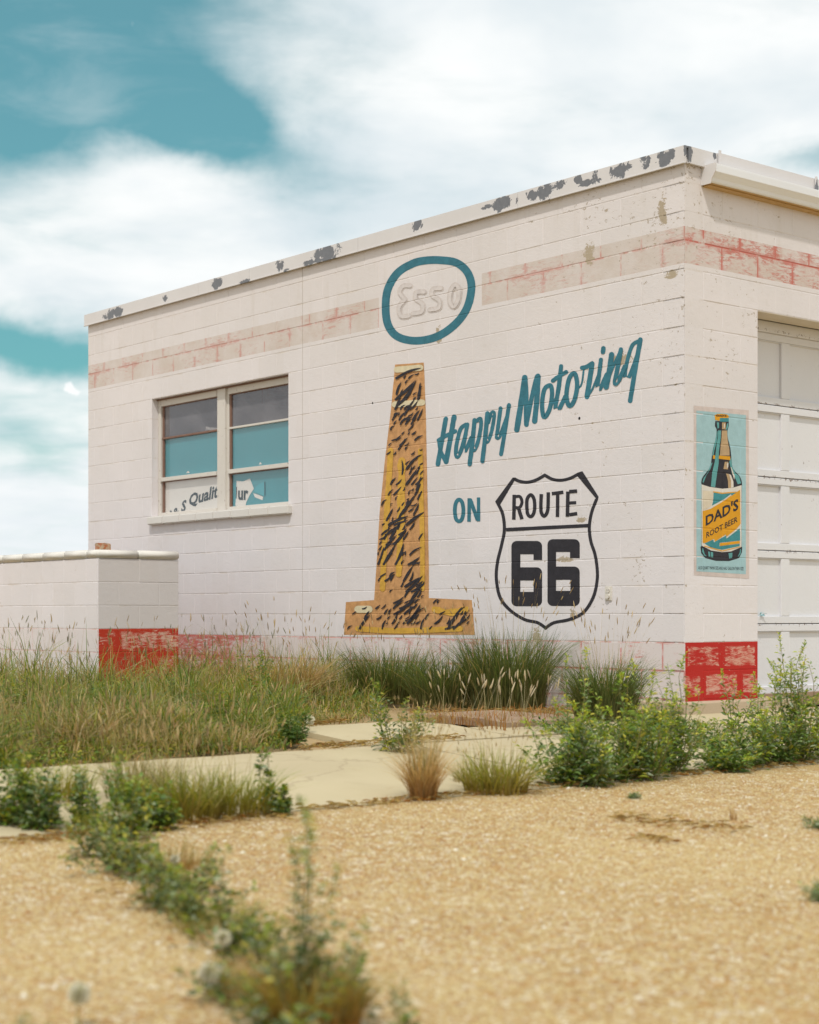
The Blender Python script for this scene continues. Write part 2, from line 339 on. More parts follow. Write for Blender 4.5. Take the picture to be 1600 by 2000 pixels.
def glass_mat(name='dusty_glass', k=1.0):
    m, T = new_mat(name); tr = T.n.new('ShaderNodeBsdfTransparent'); tr.inputs[0].default_value = (.96, .96, .96, 1)
    gl = T.n.new('ShaderNodeBsdfGlossy'); gl.inputs['Roughness'].default_value = .06; gl.inputs[0].default_value = (.9, .9, .95, 1); df = T.n.new('ShaderNodeBsdfDiffuse')
    n = T.noise(T.pos, 3.0, 6, .6, .3); sp = T.ss(T.noise(T.pos, 45, 4, .7), .72, .76)
    T.put(df.inputs[0], T.mix(sp, T.mix(n, (.15, .145, .16), (.34, .32, .33)), (.6, .58, .55)))
    fr = T.n.new('ShaderNodeFresnel'); fr.inputs[0].default_value = 1.5; a = T.n.new('ShaderNodeMixShader'); T.put(a.inputs[0], T.add(T.mul(n, .40*k), T.mul(sp, .4*k), .10*k)); T.l.new(tr.outputs[0], a.inputs[1]); T.l.new(df.outputs[0], a.inputs[2])
    b = T.n.new('ShaderNodeMixShader'); T.put(b.inputs[0], T.mul(fr.outputs[0], 1.3, T.m('SUBTRACT', 1.0, T.n.new('ShaderNodeNewGeometry').outputs['Backfacing']))); T.l.new(a.outputs[0], b.inputs[1]); T.l.new(gl.outputs[0], b.inputs[2]); T.l.new(b.outputs[0], T.o.inputs[0]); return m
M_GLASS = glass_mat(); M_GLASS2 = glass_mat('clean_glass', .10)
M_TFILM = plain('teal_film', (.045, .30, .345), .3, .1, 2.2, 0, .0, .5); M_POSTER = plain('cream_poster', (.80, .76, .70), .5, .05, 3)
M_INK = plain('dark_green_ink', (.012, .035, .04), .6, .1)

# ------------------------------------------------------------------ ground
def lot_mat():
    m, T = new_mat('pebble_lot'); n = T.noise(T.pos, .9, 5, .6); wv = T.vm('ADD', T.pos, T.scale(T.noise(T.pos, 60, 3, .6, 0, True), .008))
    vc = T.voro(wv, 98, 'Color'); vd = T.voro(wv, 98); c = T.sep(vc)[0]; blot = T.sep(T.voro(wv, 31, 'Color'))[1]
    col = T.ramp(c, [(0, (.17, .085, .03)), (.12, (.34, .19, .06)), (.34, (.46, .325, .125)), (.60, (.52, .40, .175)), (.84, (.60, .49, .27)), (1, (.72, .66, .50))])
    col = T.mix(T.mul(T.ss(blot, .78, .82), .55), col, (.40, .19, .045)); col = T.mix(T.mul(T.ss(blot, .0, .14), T.m('LESS_THAN', blot, .14), .9), col, (.72, .65, .50))
    col = T.mix(T.ss(vd, .45, .75), col, (.33, .20, .085))
    col = T.mix(T.mul(T.ss(n, .38, .66), .35), col, (.58, .45, .22)); col = T.mix(T.mul(T.ss(T.noise(T.pos, .55, 6, .65, .4), .52, .68), .38), col, (.40, .26, .10)); st = T.ss(T.noise(T.pos, 3.5, 6, .7, .5), .60, .72); col = T.mix(T.mul(st, .45), col, (.30, .17, .085))
    T.put(T.b.inputs['Base Color'], col); T.b.inputs['Roughness'].default_value = .8; T.b.inputs['Specular IOR Level'].default_value = .2
    bump(T, T.add(T.mul(vd, -1.0), T.mul(T.noise(T.pos, 25, 3, .6), .5)), .8, .008); return m
def conc_mat(name, a, b, stain=(.33, .21, .11)):
    m, T = new_mat(name); n = T.noise(T.pos, 1.7, 6, .62); f = T.noise(T.pos, 120, 4, .7); s = T.ss(T.noise(T.pos, 4.5, 6, .7, .6), .60, .74)
    cr_ = T.voro(T.vm('ADD', T.pos, T.scale(T.noise(T.pos, 5, 4, .6, 0, True), .25)), .55, 'Distance', 'DISTANCE_TO_EDGE'); crack = T.m('SUBTRACT', 1.0, T.ss(cr_, .002, .008))
    col = T.mix(n, a, b); col = T.mix(T.mul(crack, .28), col, (.20, .14, .08)); col = T.mix(T.mul(T.ss(T.noise(T.pos, .8, 5, .6), .5, .66), .30), col, (.36, .29, .19)); col = T.mix(T.mul(T.ss(f, .55, .75), .22), col, stain); col = T.mix(T.mul(s, .35), col, stain)
    T.put(T.b.inputs['Base Color'], col); T.b.inputs['Roughness'].default_value = .85; T.b.inputs['Specular IOR Level'].default_value = .15
    bump(T, T.add(f, T.mul(T.noise(T.pos, 14, 5, .6), 1.2)), .45, .005); return m
M_LOT = lot_mat(); M_CONC = conc_mat('worn_concrete', (.43, .355, .215), (.52, .445, .29), (.34, .22, .11)); M_CONC2 = conc_mat('brown_concrete', (.28, .19, .13), (.35, .25, .17)); M_KERB = conc_mat('kerb_concrete', (.42, .32, .22), (.52, .42, .30), (.30, .10, .08))
M_DIRT = conc_mat('dry_soil', (.30, .20, .10), (.44, .32, .17), (.16, .09, .045))
FG = Frame(P0, _d2, -_d1)          # ground coordinates: u along the front wall, d outwards from it
def gpt(u, d, lift):
    p = P0 + _d2*u - _d1*d; return Vector((p.x, p.y, gz(p.x, p.y)+lift))
def dist_front(p): return (Vector((p.x, p.y, 0))-P0).dot(-_d1)
def along_front(p): return (Vector((p.x, p.y, 0))-P0).dot(_d2)
def sheet(name, us, ds, lift, mat, thick=0.0, wob=0.0, seed=0, **kw):
    r = random.Random(seed); vs, fs = [], []; nu, nd = len(us), len(ds)
    for i, u in enumerate(us):
        for j, d in enumerate(ds):
            edge = i in (0, nu-1) or j in (0, nd-1)
            vs.append(gpt(u+(r.uniform(-wob, wob) if edge else 0), d+(r.uniform(-wob, wob) if edge else 0), lift))
    for i in range(nu-1):
        for j in range(nd-1): fs.append((i*nd+j, (i+1)*nd+j, (i+1)*nd+j+1, i*nd+j+1))
    if thick:
        n0 = len(vs); ring = [i*nd for i in range(nu)] + [(nu-1)*nd+j for j in range(1, nd)] + [i*nd+nd-1 for i in range(nu-2, -1, -1)] + [j for j in range(nd-2, 0, -1)]
        for k in ring: v = vs[k]; vs.append(Vector((v.x, v.y, v.z-thick)))
        for k in range(len(ring)): k2 = (k+1) % len(ring); fs.append((ring[k], ring[k2], n0+k2, n0+k))
    bm = bmesh.new(); bv = [bm.verts.new(v) for v in vs]
    for f in fs: bm.faces.new([bv[i] for i in f])
    o = link(name, bm_mesh(bm, name), mat); tag(o, **kw); return o
dA = dist_front(gp(560, 1588)); dC = dist_front(gp(640, 1462)); dD = dist_front(gp(720, 1413))
lin = lambda a, b, n: [a+(b-a)*i/(n-1) for i in range(n)]
brk = sorted(set([-3000, -300, -60, -20, -6, 0, .5, 1, 1.5, 2, 3, 4, 5, 6, 7, 8, 14, 60, 300, 3000]))
sheet('ground', [-3000, -300, -60, -20, -8, -4, 0, 4, 8, 20, 60, 300, 3000], brk, -.03, M_DIRT, kind='structure', label='dry brown soil under the weeds reaching to the horizon')
lot = sheet('gravel_lot', lin(-14, 14, 60), [dA, dA+.1]+lin(dA+.3, 14, 40), 0.0, M_LOT, .03, .012, 3, kind='structure', label='tan pebbled lot filling the foreground')
# slabs of the apron
uL = along_front(gp(0, 1560))-3.0; uSl2 = along_front(gp(588, 1430)); uM = along_front(gp(905, 1420))
slabs = [(uL, along_front(gp(345, 1560)), dC+.012, dA-.02, M_CONC, 'left concrete slab of the apron half hidden by weeds'),
         (along_front(gp(345, 1560))+.02, along_front(gp(1010, 1500)), dC+.012, dA-.02, M_CONC, 'bare sunlit concrete slab in the middle of the apron'),
         (along_front(gp(1010, 1500))+.02, 5.0, dC+.03, dA-.02, M_CONC, 'concrete slab behind the tall green weeds on the right'),
         (uSl2, uM, dD+.01, dC-.02, M_CONC, 'smaller concrete slab nearer the painted wall'),
         (uM+.015, 5.0, .14, dC-.03, M_CONC, 'concrete slab before the garage door')]
for i, (a, b, c, d, mt, lb) in enumerate(slabs):
    if abs(d-c) < .1: continue
    sheet('concrete_slab', lin(min(a, b), max(a, b), 26), lin(min(c, d), max(c, d), 8), .004, mt, .04, .010, 20+i, kind='structure', label=lb)
a = gp(885, 1422); b = gp(1075, 1398)
u0, u1 = sorted((along_front(gp(890, 1410)), along_front(gp(1120, 1410)))); d0, d1_ = sorted((dist_front(gp(980, 1396)), dist_front(gp(980, 1422))))
sheet('brown_slab', lin(u0, u1, 10), lin(d0, d1_, 5), .035, M_CONC2, .05, .006, 40, kind='structure', label='damp brown concrete slab beside the wall under the shield')

# pebbles lying on the lot: one uncountable mass
def pebbles():
    vs = np.array([(1, 0, 0), (-1, 0, 0), (0, 1, 0), (0, -1, 0), (0, 0, 1), (0, 0, -.3)], float); fs = np.array([(0, 2, 4), (2, 1, 4), (1, 3, 4), (3, 0, 4), (2, 0, 5), (1, 2, 5), (3, 1, 5), (0, 3, 5)])
    N = 62000; y = 3.0 + 5.8*rng.random(N*2)**1.0; x = (rng.random(N*2)-.5)*2*(.30*y+.5); P = np.stack([x, y], 1)
    rel = P-np.array([P0.x, P0.y]); d = rel@np.array([-_d1.x, -_d1.y]); keep = d > dA+.02; P = P[keep][:N]; d = d[keep][:N]; N = len(P)
    z = -0.085-.15-.024*np.clip(d-2, 0, 6)
    s = rng.uniform(.0022, .0058, N)*np.where(rng.random(N) < .03, 1.9, 1); a = rng.random(N)*6.28; ca, sa = np.cos(a), np.sin(a); el = rng.uniform(.7, 1.4, N)
    X = vs[None, :, 0]*el[:, None]; Y = vs[None, :, 1]/el[:, None]; Zz = vs[None, :, 2]*rng.uniform(.4, .9, N)[:, None]
    j = 1+rng.uniform(-.25, .25, (N, 6)); X = X*j; Y = Y*j
    V = np.stack([P[:, 0:1]+s[:, None]*(X*ca[:, None]-Y*sa[:, None]), P[:, 1:2]+s[:, None]*(X*sa[:, None]+Y*ca[:, None]), z[:, None]+s[:, None]*Zz], 2).reshape(-1, 3)
    F = (fs[None]+np.arange(N)[:, None, None]*6).reshape(-1, 3)
    pal = np.array([(.55, .40, .18), (.48, .31, .12), (.62, .50, .30), (.34, .17, .06), (.74, .68, .55), (.42, .24, .08)]); c = pal[rng.choice(6, N, p=[.24, .20, .18, .12, .14, .12])]*rng.uniform(.85, 1.1, (N, 1))
    return np_mesh('pebbles', V, F, np.repeat(c, 6, 0))
def np_mesh(name, V, F, C=None):
    me = bpy.data.meshes.new(name); k = F.shape[1]
    me.vertices.add(len(V)); me.vertices.foreach_set('co', V.astype(np.float32).ravel())
    me.loops.add(F.size); me.loops.foreach_set('vertex_index', F.astype(np.int32).ravel())
    me.polygons.add(len(F)); me.polygons.foreach_set('loop_start', (np.arange(len(F))*k).astype(np.int32)); me.polygons.foreach_set('loop_total', np.full(len(F), k, np.int32))
    if C is not None:
        at = me.attributes.new('tint', 'FLOAT_COLOR', 'POINT'); cc = np.ones((len(V), 4), np.float32); cc[:, :3] = C; at.data.foreach_set('color', cc.ravel())
    me.update(); me.validate(); return me
def tint_mat(name, rough=.6, trans=0.0, spec=.3):
    m, T = new_mat(name); a = T.n.new('ShaderNodeAttribute'); a.attribute_name = 'tint'
    T.l.new(a.outputs['Color'], T.b.inputs['Base Color']); T.b.inputs['Roughness'].default_value = rough; T.b.inputs['Specular IOR Level'].default_value = spec
    if trans:
        tl = T.n.new('ShaderNodeBsdfTranslucent'); T.put(tl.inputs[0], T.mix(1.0, a.outputs['Color'], (1.3, 1.35, .7), 'MULTIPLY')); mx = T.n.new('ShaderNodeMixShader'); mx.inputs[0].default_value = trans
        T.l.new(T.b.outputs[0], mx.inputs[1]); T.l.new(tl.outputs[0], mx.inputs[2]); T.l.new(mx.outputs[0], T.o.inputs[0])
    return m
M_STONE = tint_mat('pebble_stone', .6); M_GRASS = tint_mat('grass_blades', .5, .35, .4); M_LEAF = tint_mat('leaves', .42, .30, .5); M_STEM = tint_mat('stems', .6, .0)
tag(link('gravel', pebbles(), M_STONE), 'loose tan pebbles strewn over the lot', 'gravel', kind='stuff')

# ------------------------------------------------------------------ the building
B = empty('block_building', tuple(P0)); tag(B, 'low white painted concrete block garage with a painted side wall and worn red stripes', 'building')
BU, BV, BH = 8.588, 5.4, 3.86
WU0, WU1, WZ0, WZ1 = 4.802, 7.240, 8*CH, 14*CH              # window opening
DU0, DU1, DZ1 = 2*CL, 2*CL+3.05, 14*CH                       # garage door opening
CJ = 4.58                                                    # control joint
J = .0038; REC = .0019
# wall core (the mortar plane a little behind the block faces)
bm = bmesh.new(); n0, n1 = -.2, -REC
fbox(bm, FM, 0.0, WU0, -.2, BH, n0, n1); fbox(bm, FM, WU1, BU, -.2, BH, n0, n1); fbox(bm, FM, WU0, WU1, -.2, WZ0, n0, n1); fbox(bm, FM, WU0, WU1, WZ1, BH, n0, n1)
link('wall_core', bm_mesh(bm, 'wall_core'), M_WALL, B)
bm = bmesh.new(); fbox(bm, FF, REC, DU0, -.2, BH, n0, n1); fbox(bm, FF, DU0, DU1, DZ1, BH, n0, n1); fbox(bm, FF, DU1, BV, -.2, BH, n0, n1)
fbox(bm, Frame(FM.w(BU, 0), _d2, _d1), .2, BV, -.2, BH, -.2, 0); fbox(bm, Frame(FF.w(BV, 0), _d1, _d2), .2, BU, -.2, BH, -.2, 0)
link('wall_core', bm_mesh(bm, 'wall_core'), M_WALL, B)
box_obj('roof', Frame(FM.w(0, 0), _d1, _d2), .05, BU-.05, 3.70, 3.80, .05, BV-.05, M_KERB, B)
box_obj('inner_floor', Frame(FM.w(0, 0), _d1, _d2), .2, BU-.2, -.1, .0, .2, BV-.2, M_CONC2, B)
box_obj('footing', FF, -.16, DU0+.30, -.24, -.012, -.1, .15, M_KERB, B, .01)
box_obj('footing', FM, .16, 1.0, -.24, -.013, -.1, .16, M_KERB, B, .01)

block_cache = {}
def block_mesh(L, H, mat, tagk=''):
    k = (round(L, 4), round(H, 4), tagk)
    if k not in block_cache:
        c = .0035; D = .05; a, b = L/2-J/2, H/2-J/2
        vs = [(-a, -D, -b), (a, -D, -b), (a, -D, b), (-a, -D, b), (-a, -c, -b), (a, -c, -b), (a, -c, b), (-a, -c, b), (-a+c, 0, -b+c), (a-c, 0, -b+c), (a-c, 0, b-c), (-a+c, 0, b-c)]
        fs = [(0, 1, 5, 4), (1, 2, 6, 5), (2, 3, 7, 6), (3, 0, 4, 7), (4, 5, 9, 8), (5, 6, 10, 9), (6, 7, 11, 10), (7, 4, 8, 11), (8, 9, 10, 11)]
        bm = bmesh.new(); v = [bm.verts.new(x) for x in vs]; [bm.faces.new([v[i] for i in f]) for f in fs]
        me = bm_mesh(bm, 'block', True); me.materials.append(mat); block_cache[k] = me
    return block_cache[k]
def spans(a, b, start, L=CL):
    """block joints between a and b with the bond starting at 'start'"""
    xs = [a]; k = math.ceil((a-start)/L-1e-6); x = start+k*L
    while x < b-1e-4:
        if x > a+1e-4: xs.append(x)
        x += L
    xs.append(b); return [(xs[i], xs[i+1]) for i in range(len(xs)-1) if xs[i+1]-xs[i] > .012]
cand = []
def add_blocks(fr, a, b, start, z0, z1): 
    for (s, e) in spans(a, b, start): cand.append((fr, s, e, z0, z1))
for r in range(19):
    z0, z1 = r*CH, (r+1)*CH; even = (r % 2 == 0)     # even row: joints of the side wall at whole blocks
    offA = 0.0 if even else CH; offB = CJ if even else CJ+CH
    segs = [(0.0, CJ, offA), (CJ, BU, offB)]
    for (a, b, st) in segs:
        parts = [(a, b)]
        if WZ0-1e-3 <= z0 < WZ1-1e-3: parts = [(a, min(b, WU0)), (max(a, WU1), b)] if a >= CJ else [(a, b)]
        for (p, q) in parts:
            if q-p > .02: add_blocks(FM, p, q, st, z0, z1)
    offF = CH if even else 0.0
    parts = [(0, DU0), (DU1, BV)] if z1 <= DZ1+1e-3 else [(0, BV)]
    for (p, q) in parts: add_blocks(FF, p, q, offF, z0, z1)
def keyf(c):
    fr, s, e, z0, z1 = c; p = fr.w((s+e)/2, (z0+z1)/2); px = CXP+FPX*p.x/p.y; D = p.y
    return (0 if -60 < px < 1640 else 100) + D
cand.sort(key=keyf); rest = bmesh.new(); rr = random.Random(5)
def place_block(fr, s, e, z0, z1, mat, parent, tagk=''):
    me = block_mesh(e-s, z1-z0, mat, tagk); o = bpy.data.objects.new('block', me); COL.objects.link(o); o.parent = parent
    o.matrix_parent_inverse = world_of(parent).inverted(); mm = fr.mat((s+e)/2, (z0+z1)/2, rr.uniform(-.0007, .0006))
    o.matrix_basis = mm @ Matrix.Rotation(rr.uniform(-.0012, .0012), 4, 'Z') @ Matrix.Rotation(rr.uniform(-.0012, .0012), 4, 'X'); return o
for i, (fr, s, e, z0, z1) in enumerate(cand):
    if i < 300: place_block(fr, s, e, z0, z1, M_WALL, B)
    else:
        tmp = block_mesh(e-s, z1-z0, M_WALL).copy(); tmp.transform(fr.mat((s+e)/2, (z0+z1)/2, rr.uniform(-.0006, .0006))); rest.from_mesh(tmp); bpy.data.meshes.remove(tmp)
me = bpy.data.meshes.new('block_courses'); rest.to_mesh(me); rest.free(); o = link('block_courses', me, M_WALL, B); o['kind'] = 'stuff'

# joint relief for paint lying on the wall
def vjoints(fr, row):
    if fr is FM:
        a = [k*CL+(0 if row % 2 == 0 else CH) for k in range(0, 13) if k*CL+(0 if row % 2 == 0 else CH) < CJ]
        return a+[CJ]+[CJ+k*CL+(0 if row % 2 == 0 else CH) for k in range(0, 11)]
    return [k*CL+(CH if row % 2 == 0 else 0) for k in range(0, 14)]
VJ = {(id(fr), p): vjoints(fr, p) for fr in (FM, FF) for p in (0, 1)}
def relief(fr, u, z):
    r = z/CH; dzj = abs(r-round(r))*CH; row = int(math.floor(r)) % 2
    duj = min(abs(u-x) for x in VJ[(id(fr), row)]); d = min(dzj, duj)
    return -REC if d < .0032 else (0.0 if d > .006 else -REC*(1-(d-.0032)/.0028))
def decal(name, loops, mat, fr, parent, base=.0013, step=.0003, wrap=True, n_plane=0.0):
    """loops: list of polygons (each a list of loops in wall coordinates); laid on the wall face and pressed into its joints"""
    bm = bmesh.new(); lay = bm.verts.layers.float.new('h')
    for i, pl_ in enumerate(loops):
        if isinstance(pl_, tuple):
            A_ = [bm.verts.new((p[0], p[1], 0)) for p in pl_[1]]; B_ = [bm.verts.new((p[0], p[1], 0)) for p in pl_[2]]
            for v in A_+B_: v[lay] = base+step*(i % 9)
            for k in range(len(A_)-1): bm.faces.new((A_[k], A_[k+1], B_[k+1], B_[k]))
            continue
        flat = [Vector((p[0], p[1], 0)) for lp in pl_ for p in lp]
        try: tris = tessellate_polygon([[Vector((p[0], p[1], 0)) for p in lp] for lp in pl_])
        except Exception: continue
        vv = [bm.verts.new(p) for p in flat]
        for v in vv: v[lay] = base+step*(i % 9)
        for t in tris:
            if len(set(t)) == 3:
                try: bm.faces.new([vv[k] for k in t])
                except ValueError: pass
    if wrap:
        us = [v.co.x for v in bm.verts]; zs = [v.co.y for v in bm.verts]
        for k in range(int(min(zs)/CH), int(max(zs)/CH)+2):
            for off in (-.006, -.0032, .0032, .006):
                bmesh.ops.bisect_plane(bm, geom=list(bm.verts)+list(bm.edges)+list(bm.faces), plane_co=(0, k*CH+off, 0), plane_no=(0, 1, 0))
        js = sorted(set(round(x, 5) for p in (0, 1) for x in VJ[(id(fr), p)] if min(us)-.01 < x < max(us)+.01))
        for x in js:
            for off in (-.006, -.0032, .0032, .006):
                bmesh.ops.bisect_plane(bm, geom=list(bm.verts)+list(bm.edges)+list(bm.faces), plane_co=(x+off, 0, 0), plane_no=(1, 0, 0))
    for v in bm.verts:
        u, z = v.co.x, v.co.y; v.co = fr.w(u, z, n_plane+v[lay]+(relief(fr, u, z) if wrap else 0))
    me = bpy.data.meshes.new(name); bm.to_mesh(me); bm.free(); return link(name, me, mat, parent)
def smooth_line(pts, closed=False, n=6):
    P = [Vector(p) for p in pts]; out_ = []; m = len(P)
    rng_ = range(m) if closed else range(m-1)
    for i in rng_:
        p0 = P[(i-1) % m] if (closed or i > 0) else P[i]; p1 = P[i]; p2 = P[(i+1) % m]; p3 = P[(i+2) % m] if (closed or i < m-2) else P[i+1]
        for k in range(n):
            t = k/n; out_.append(.5*((2*p1)+(-p0+p2)*t+(2*p0-5*p1+4*p2-p3)*t*t+(-p0+3*p1-3*p2+p3)*t**3))
    if not closed: out_.append(P[-1])
    return out_
def stroke(pts, wd, closed=False, cap='round', smooth=True, jit=0.0):
    P = smooth_line(pts, closed) if smooth and len(pts) > 2 else [Vector(p) for p in pts]
    m = len(P); Lf, Rt = [], []
    for i in range(m):
        a = P[(i-1) % m] if (closed or i > 0) else P[i]; b = P[(i+1) % m] if (closed or i < m-1) else P[i]
        t = (b-a); t = t.normalized() if t.length > 1e-6 else Vector((1, 0)); nn = Vector((-t.y, t.x)); k = 1.0
        if not smooth and (closed or 0 < i < m-1):
            t1 = (P[i]-a).normalized(); k = 1/max(.45, abs(Vector((-t1.y, t1.x)).dot(nn)))
        w2 = wd/2*k*(1+random.uniform(-jit, jit)); Lf.append(P[i]+nn*w2); Rt.append(P[i]-nn*w2)
    if closed: return [('strip', Lf+[Lf[0]], Rt+[Rt[0]])]
    if cap != 'round': return [('strip', Lf, Rt)]
    lp = list(Lf)
    if cap == 'round':
        t = (P[-1]-P[-2]).normalized(); nn = Vector((-t.y, t.x))
        for k in range(1, 5): an = math.pi*k/5; lp.append(P[-1]+nn*math.cos(an)*wd/2+t*math.sin(an)*wd/2)
    lp += list(reversed(Rt))
    if cap == 'round':
        t = (P[0]-P[1]).normalized(); nn = Vector((t.y, -t.x)); 
        for k in range(1, 5): an = math.pi*k/5; lp.append(P[0]-nn*math.cos(an)*wd/2+t*math.sin(an)*wd/2)
    return [('poly', lp)]
def px_loops(items, conv, fr, n=0.0):
    res = []
    for it in items:
        if it[0] == 'strip': res.append(('strip', [hit(*conv(p), fr, n) for p in it[1]], [hit(*conv(p), fr, n) for p in it[2]]))
        else: res.append([[hit(*conv(p), fr, n) for p in lp] for lp in it[1:]])
    return res
zoomer = lambda x0, y0, s: (lambda p: (x0+p[0]/s, y0+p[1]/s))

# blue oval and the faded word in it
z2 = zoomer(700, 450, 2.6667)
oval = [(430, 155), (510, 168), (567, 215), (590, 290), (572, 390), (525, 468), (450, 532), (370, 566), (280, 574), (200, 550), (155, 490), (143, 400), (155, 305), (205, 222), (285, 172), (355, 156)]
o = decal('painted_oval', px_loops(stroke(oval, 41, True), z2, FM), P_TEAL, FM, B); o['label'] = 'thick teal oval ring painted high on the side wall'
fw = []
for s_, c_ in [([(272, 290), (235, 292), (218, 325), (245, 362)], 0), ([(245, 362), (215, 400), (225, 448), (268, 445)], 0), ([(345, 322), (305, 325), (302, 358), (335, 385), (332, 425), (288, 435)], 0), ([(432, 303), (392, 308), (388, 340), (424, 368), (420, 405), (375, 415)], 0), ([(505, 285), (483, 320), (480, 375), (500, 398), (522, 365), (527, 310)], 1)]: fw += stroke(s_, 30, bool(c_))
o = decal('faded_lettering', px_loops(fw, z2, FM), P_FAINT, FM, B); o['label'] = 'faded beige word Esso inside the teal oval'
fi = []
for s_, c_ in [([(272, 290), (235, 292), (218, 325), (245, 362)], 0), ([(245, 362), (215, 400), (225, 448), (268, 445)], 0), ([(345, 322), (305, 325), (302, 358), (335, 385), (332, 425), (288, 435)], 0), ([(432, 303), (392, 308), (388, 340), (424, 368), (420, 405), (375, 415)], 0), ([(505, 285), (483, 320), (480, 375), (500, 398), (522, 365), (527, 310)], 1)]: fi += stroke(s_, 17, bool(c_))
P_FAINT2 = paint_mat('faded_lighter_paint', (.60, .55, .53), .3, .08)
decal('faded_lettering_fill', px_loops(fi, z2, FM), P_FAINT2, FM, B, .0042)

# brush script
z7 = zoomer(840, 640, 3.721); sc = []
S = [([(116, 662), (88, 820), (58, 993)], 30), ([(176, 648), (152, 790), (118, 975)], 32), ([(64, 818), (110, 790), (185, 752)], 26), ([(68, 830), (80, 900), (112, 965)], 26),
     ([(262, 704), (225, 735), (200, 820), (190, 900), (200, 940), (228, 890), (262, 770)], 26), ([(274, 702), (252, 820), (240, 915), (262, 890), (300, 800)], 24),
     ([(326, 672), (310, 830), (290, 992)], 28), ([(330, 730), (350, 672), (370, 664), (372, 720), (350, 830), (324, 890), (316, 870)], 24),
     ([(420, 622), (404, 790), (383, 970)], 28), ([(424, 690), (446, 625), (464, 616), (466, 660), (444, 770), (418, 830), (410, 815)], 24),
     ([(514, 585), (496, 720), (487, 798), (512, 780), (560, 650)], 25), ([(575, 562), (548, 740), (518, 920)], 26),
     ([(690, 362), (664, 540), (632, 742)], 36), ([(692, 366), (700, 520), (702, 704)], 32), ([(704, 690), (742, 500), (778, 356)], 28), ([(786, 352), (778, 520), (762, 680)], 34),
     ([(866, 420), (832, 452), (816, 560), (830, 650), (868, 600), (888, 500), (884, 432)], 28, 1), ([(868, 600), (900, 540), (935, 470)], 12),
     ([(955, 280), (938, 430), (916, 560), (918, 606), (942, 590), (985, 500)], 27), ([(895, 386), (940, 352), (992, 322)], 26),
     ([(1054, 332), (1014, 370), (994, 490), (1014, 568), (1050, 530), (1072, 420)], 28, 1), ([(1068, 450), (1098, 420), (1112, 360), (1118, 300)], 12),
     ([(1106, 292), (1140, 284), (1180, 258)], 28), ([(1180, 262), (1160, 390), (1142, 502)], 32), ([(1142, 500), (1180, 450), (1228, 330)], 14),
     ([(1244, 232), (1228, 360), (1216, 462), (1240, 440), (1285, 340)], 26), ([(1262, 150), (1258, 176)], 30),
     ([(1322, 195), (1304, 320), (1282, 432)], 34), ([(1290, 400), (1330, 290), (1390, 160)], 18), ([(1390, 158), (1366, 290), (1346, 402), (1372, 385), (1420, 280)], 28),
     ([(1512, 100), (1472, 128), (1440, 220), (1420, 320), (1424, 372), (1452, 350), (1510, 190)], 25), ([(1530, 86), (1500, 260), (1456, 532)], 30)]
for s_ in S: sc += stroke(s_[0], s_[1]*1.14, len(s_) > 2, jit=.05 if len(s_) < 3 else 0)
nH = 0
for k, it in enumerate(sc):
    if k < 12: nH = k+1
o = decal('painted_lettering', px_loops(sc[:12], z7, FM), P_TEAL, FM, B); o['label'] = 'teal brush-script word Happy'
o = decal('painted_lettering', px_loops(sc[12:], z7, FM), P_TEAL, FM, B); o['label'] = 'teal brush-script word Motoring'
z3 = zoomer(850, 850, 4.0)
on = stroke([(187, 503), (163, 530), (155, 592), (165, 655), (190, 672), (212, 650), (222, 590), (212, 525)], 30, True)+stroke([(268, 492), (266, 676)], 28, cap='flat')+stroke([(274, 500), (334, 664)], 30, cap='flat')+stroke([(341, 486), (341, 673)], 26, cap='flat')
o = decal('painted_lettering', px_loops(on, z3, FM), P_TEAL, FM, B); o['label'] = 'small teal capitals ON left of the shield'
# road shield
def seg_smooth(parts):
    out_ = []
    for p in parts:
        q = smooth_line(p, False, 5) if len(p) > 2 else [Vector(x) for x in p]; out_ += [tuple(x) for x in q[:-1]]
    return out_
shp = seg_smooth([[(617, 338), (655, 358), (720, 368), (790, 350), (858, 312)], [(858, 312), (920, 345), (990, 352), (1060, 335), (1130, 298)], [(1130, 298), (1268, 487)],
    [(1268, 487), (1225, 600), (1206, 720), (1218, 830), (1250, 930), (1268, 1050), (1265, 1150), (1235, 1270), (1160, 1385), (1050, 1440), (930, 1465), (865, 1506)],
    [(865, 1506), (800, 1464), (700, 1440), (590, 1370), (510, 1270), (480, 1130), (487, 1000), (520, 860), (542, 740), (530, 620), (490, 530)], [(490, 530), (617, 338)]])
SHD = empty('painted_shield', tuple(P0)); SHD.parent = B; SHD.matrix_parent_inverse = world_of(B).inverted(); SHD['label'] = 'black outlined road shield painted on the side wall'
decal('shield_outline', px_loops(stroke(shp, 25, True, smooth=False), z3, FM), P_BLACK, FM, SHD)
decal('shield_bar', px_loops(stroke([(556, 738), (880, 722), (1200, 706)], 28, cap='flat', jit=.03), z3, FM), P_BLACK, FM, SHD, .0022)
rt = []
for s_ in [([(619, 465), (616, 660)], 28), ([(630, 480), (664, 480), (680, 520), (664, 562), (630, 566)], 24), ([(652, 568), (680, 656)], 28)]: rt += stroke(s_[0], s_[1], cap='flat')
rt += stroke([(748, 466), (722, 495), (718, 550), (724, 612), (748, 636), (772, 610), (780, 550), (772, 492)], 27, True)
for s_ in [([(831, 460), (828, 560), (832, 605), (853, 632), (876, 605), (884, 555), (886, 446)], 27), ([(914, 457), (1004, 445)], 27), ([(960, 462), (958, 638)], 27), ([(1040, 440), (1036, 636)], 28), ([(1050, 441), (1112, 436)], 28), ([(1050, 530), (1104, 527)], 26), ([(1050, 622), (1112, 612)], 28)]: rt += stroke(s_[0], s_[1], cap='flat')
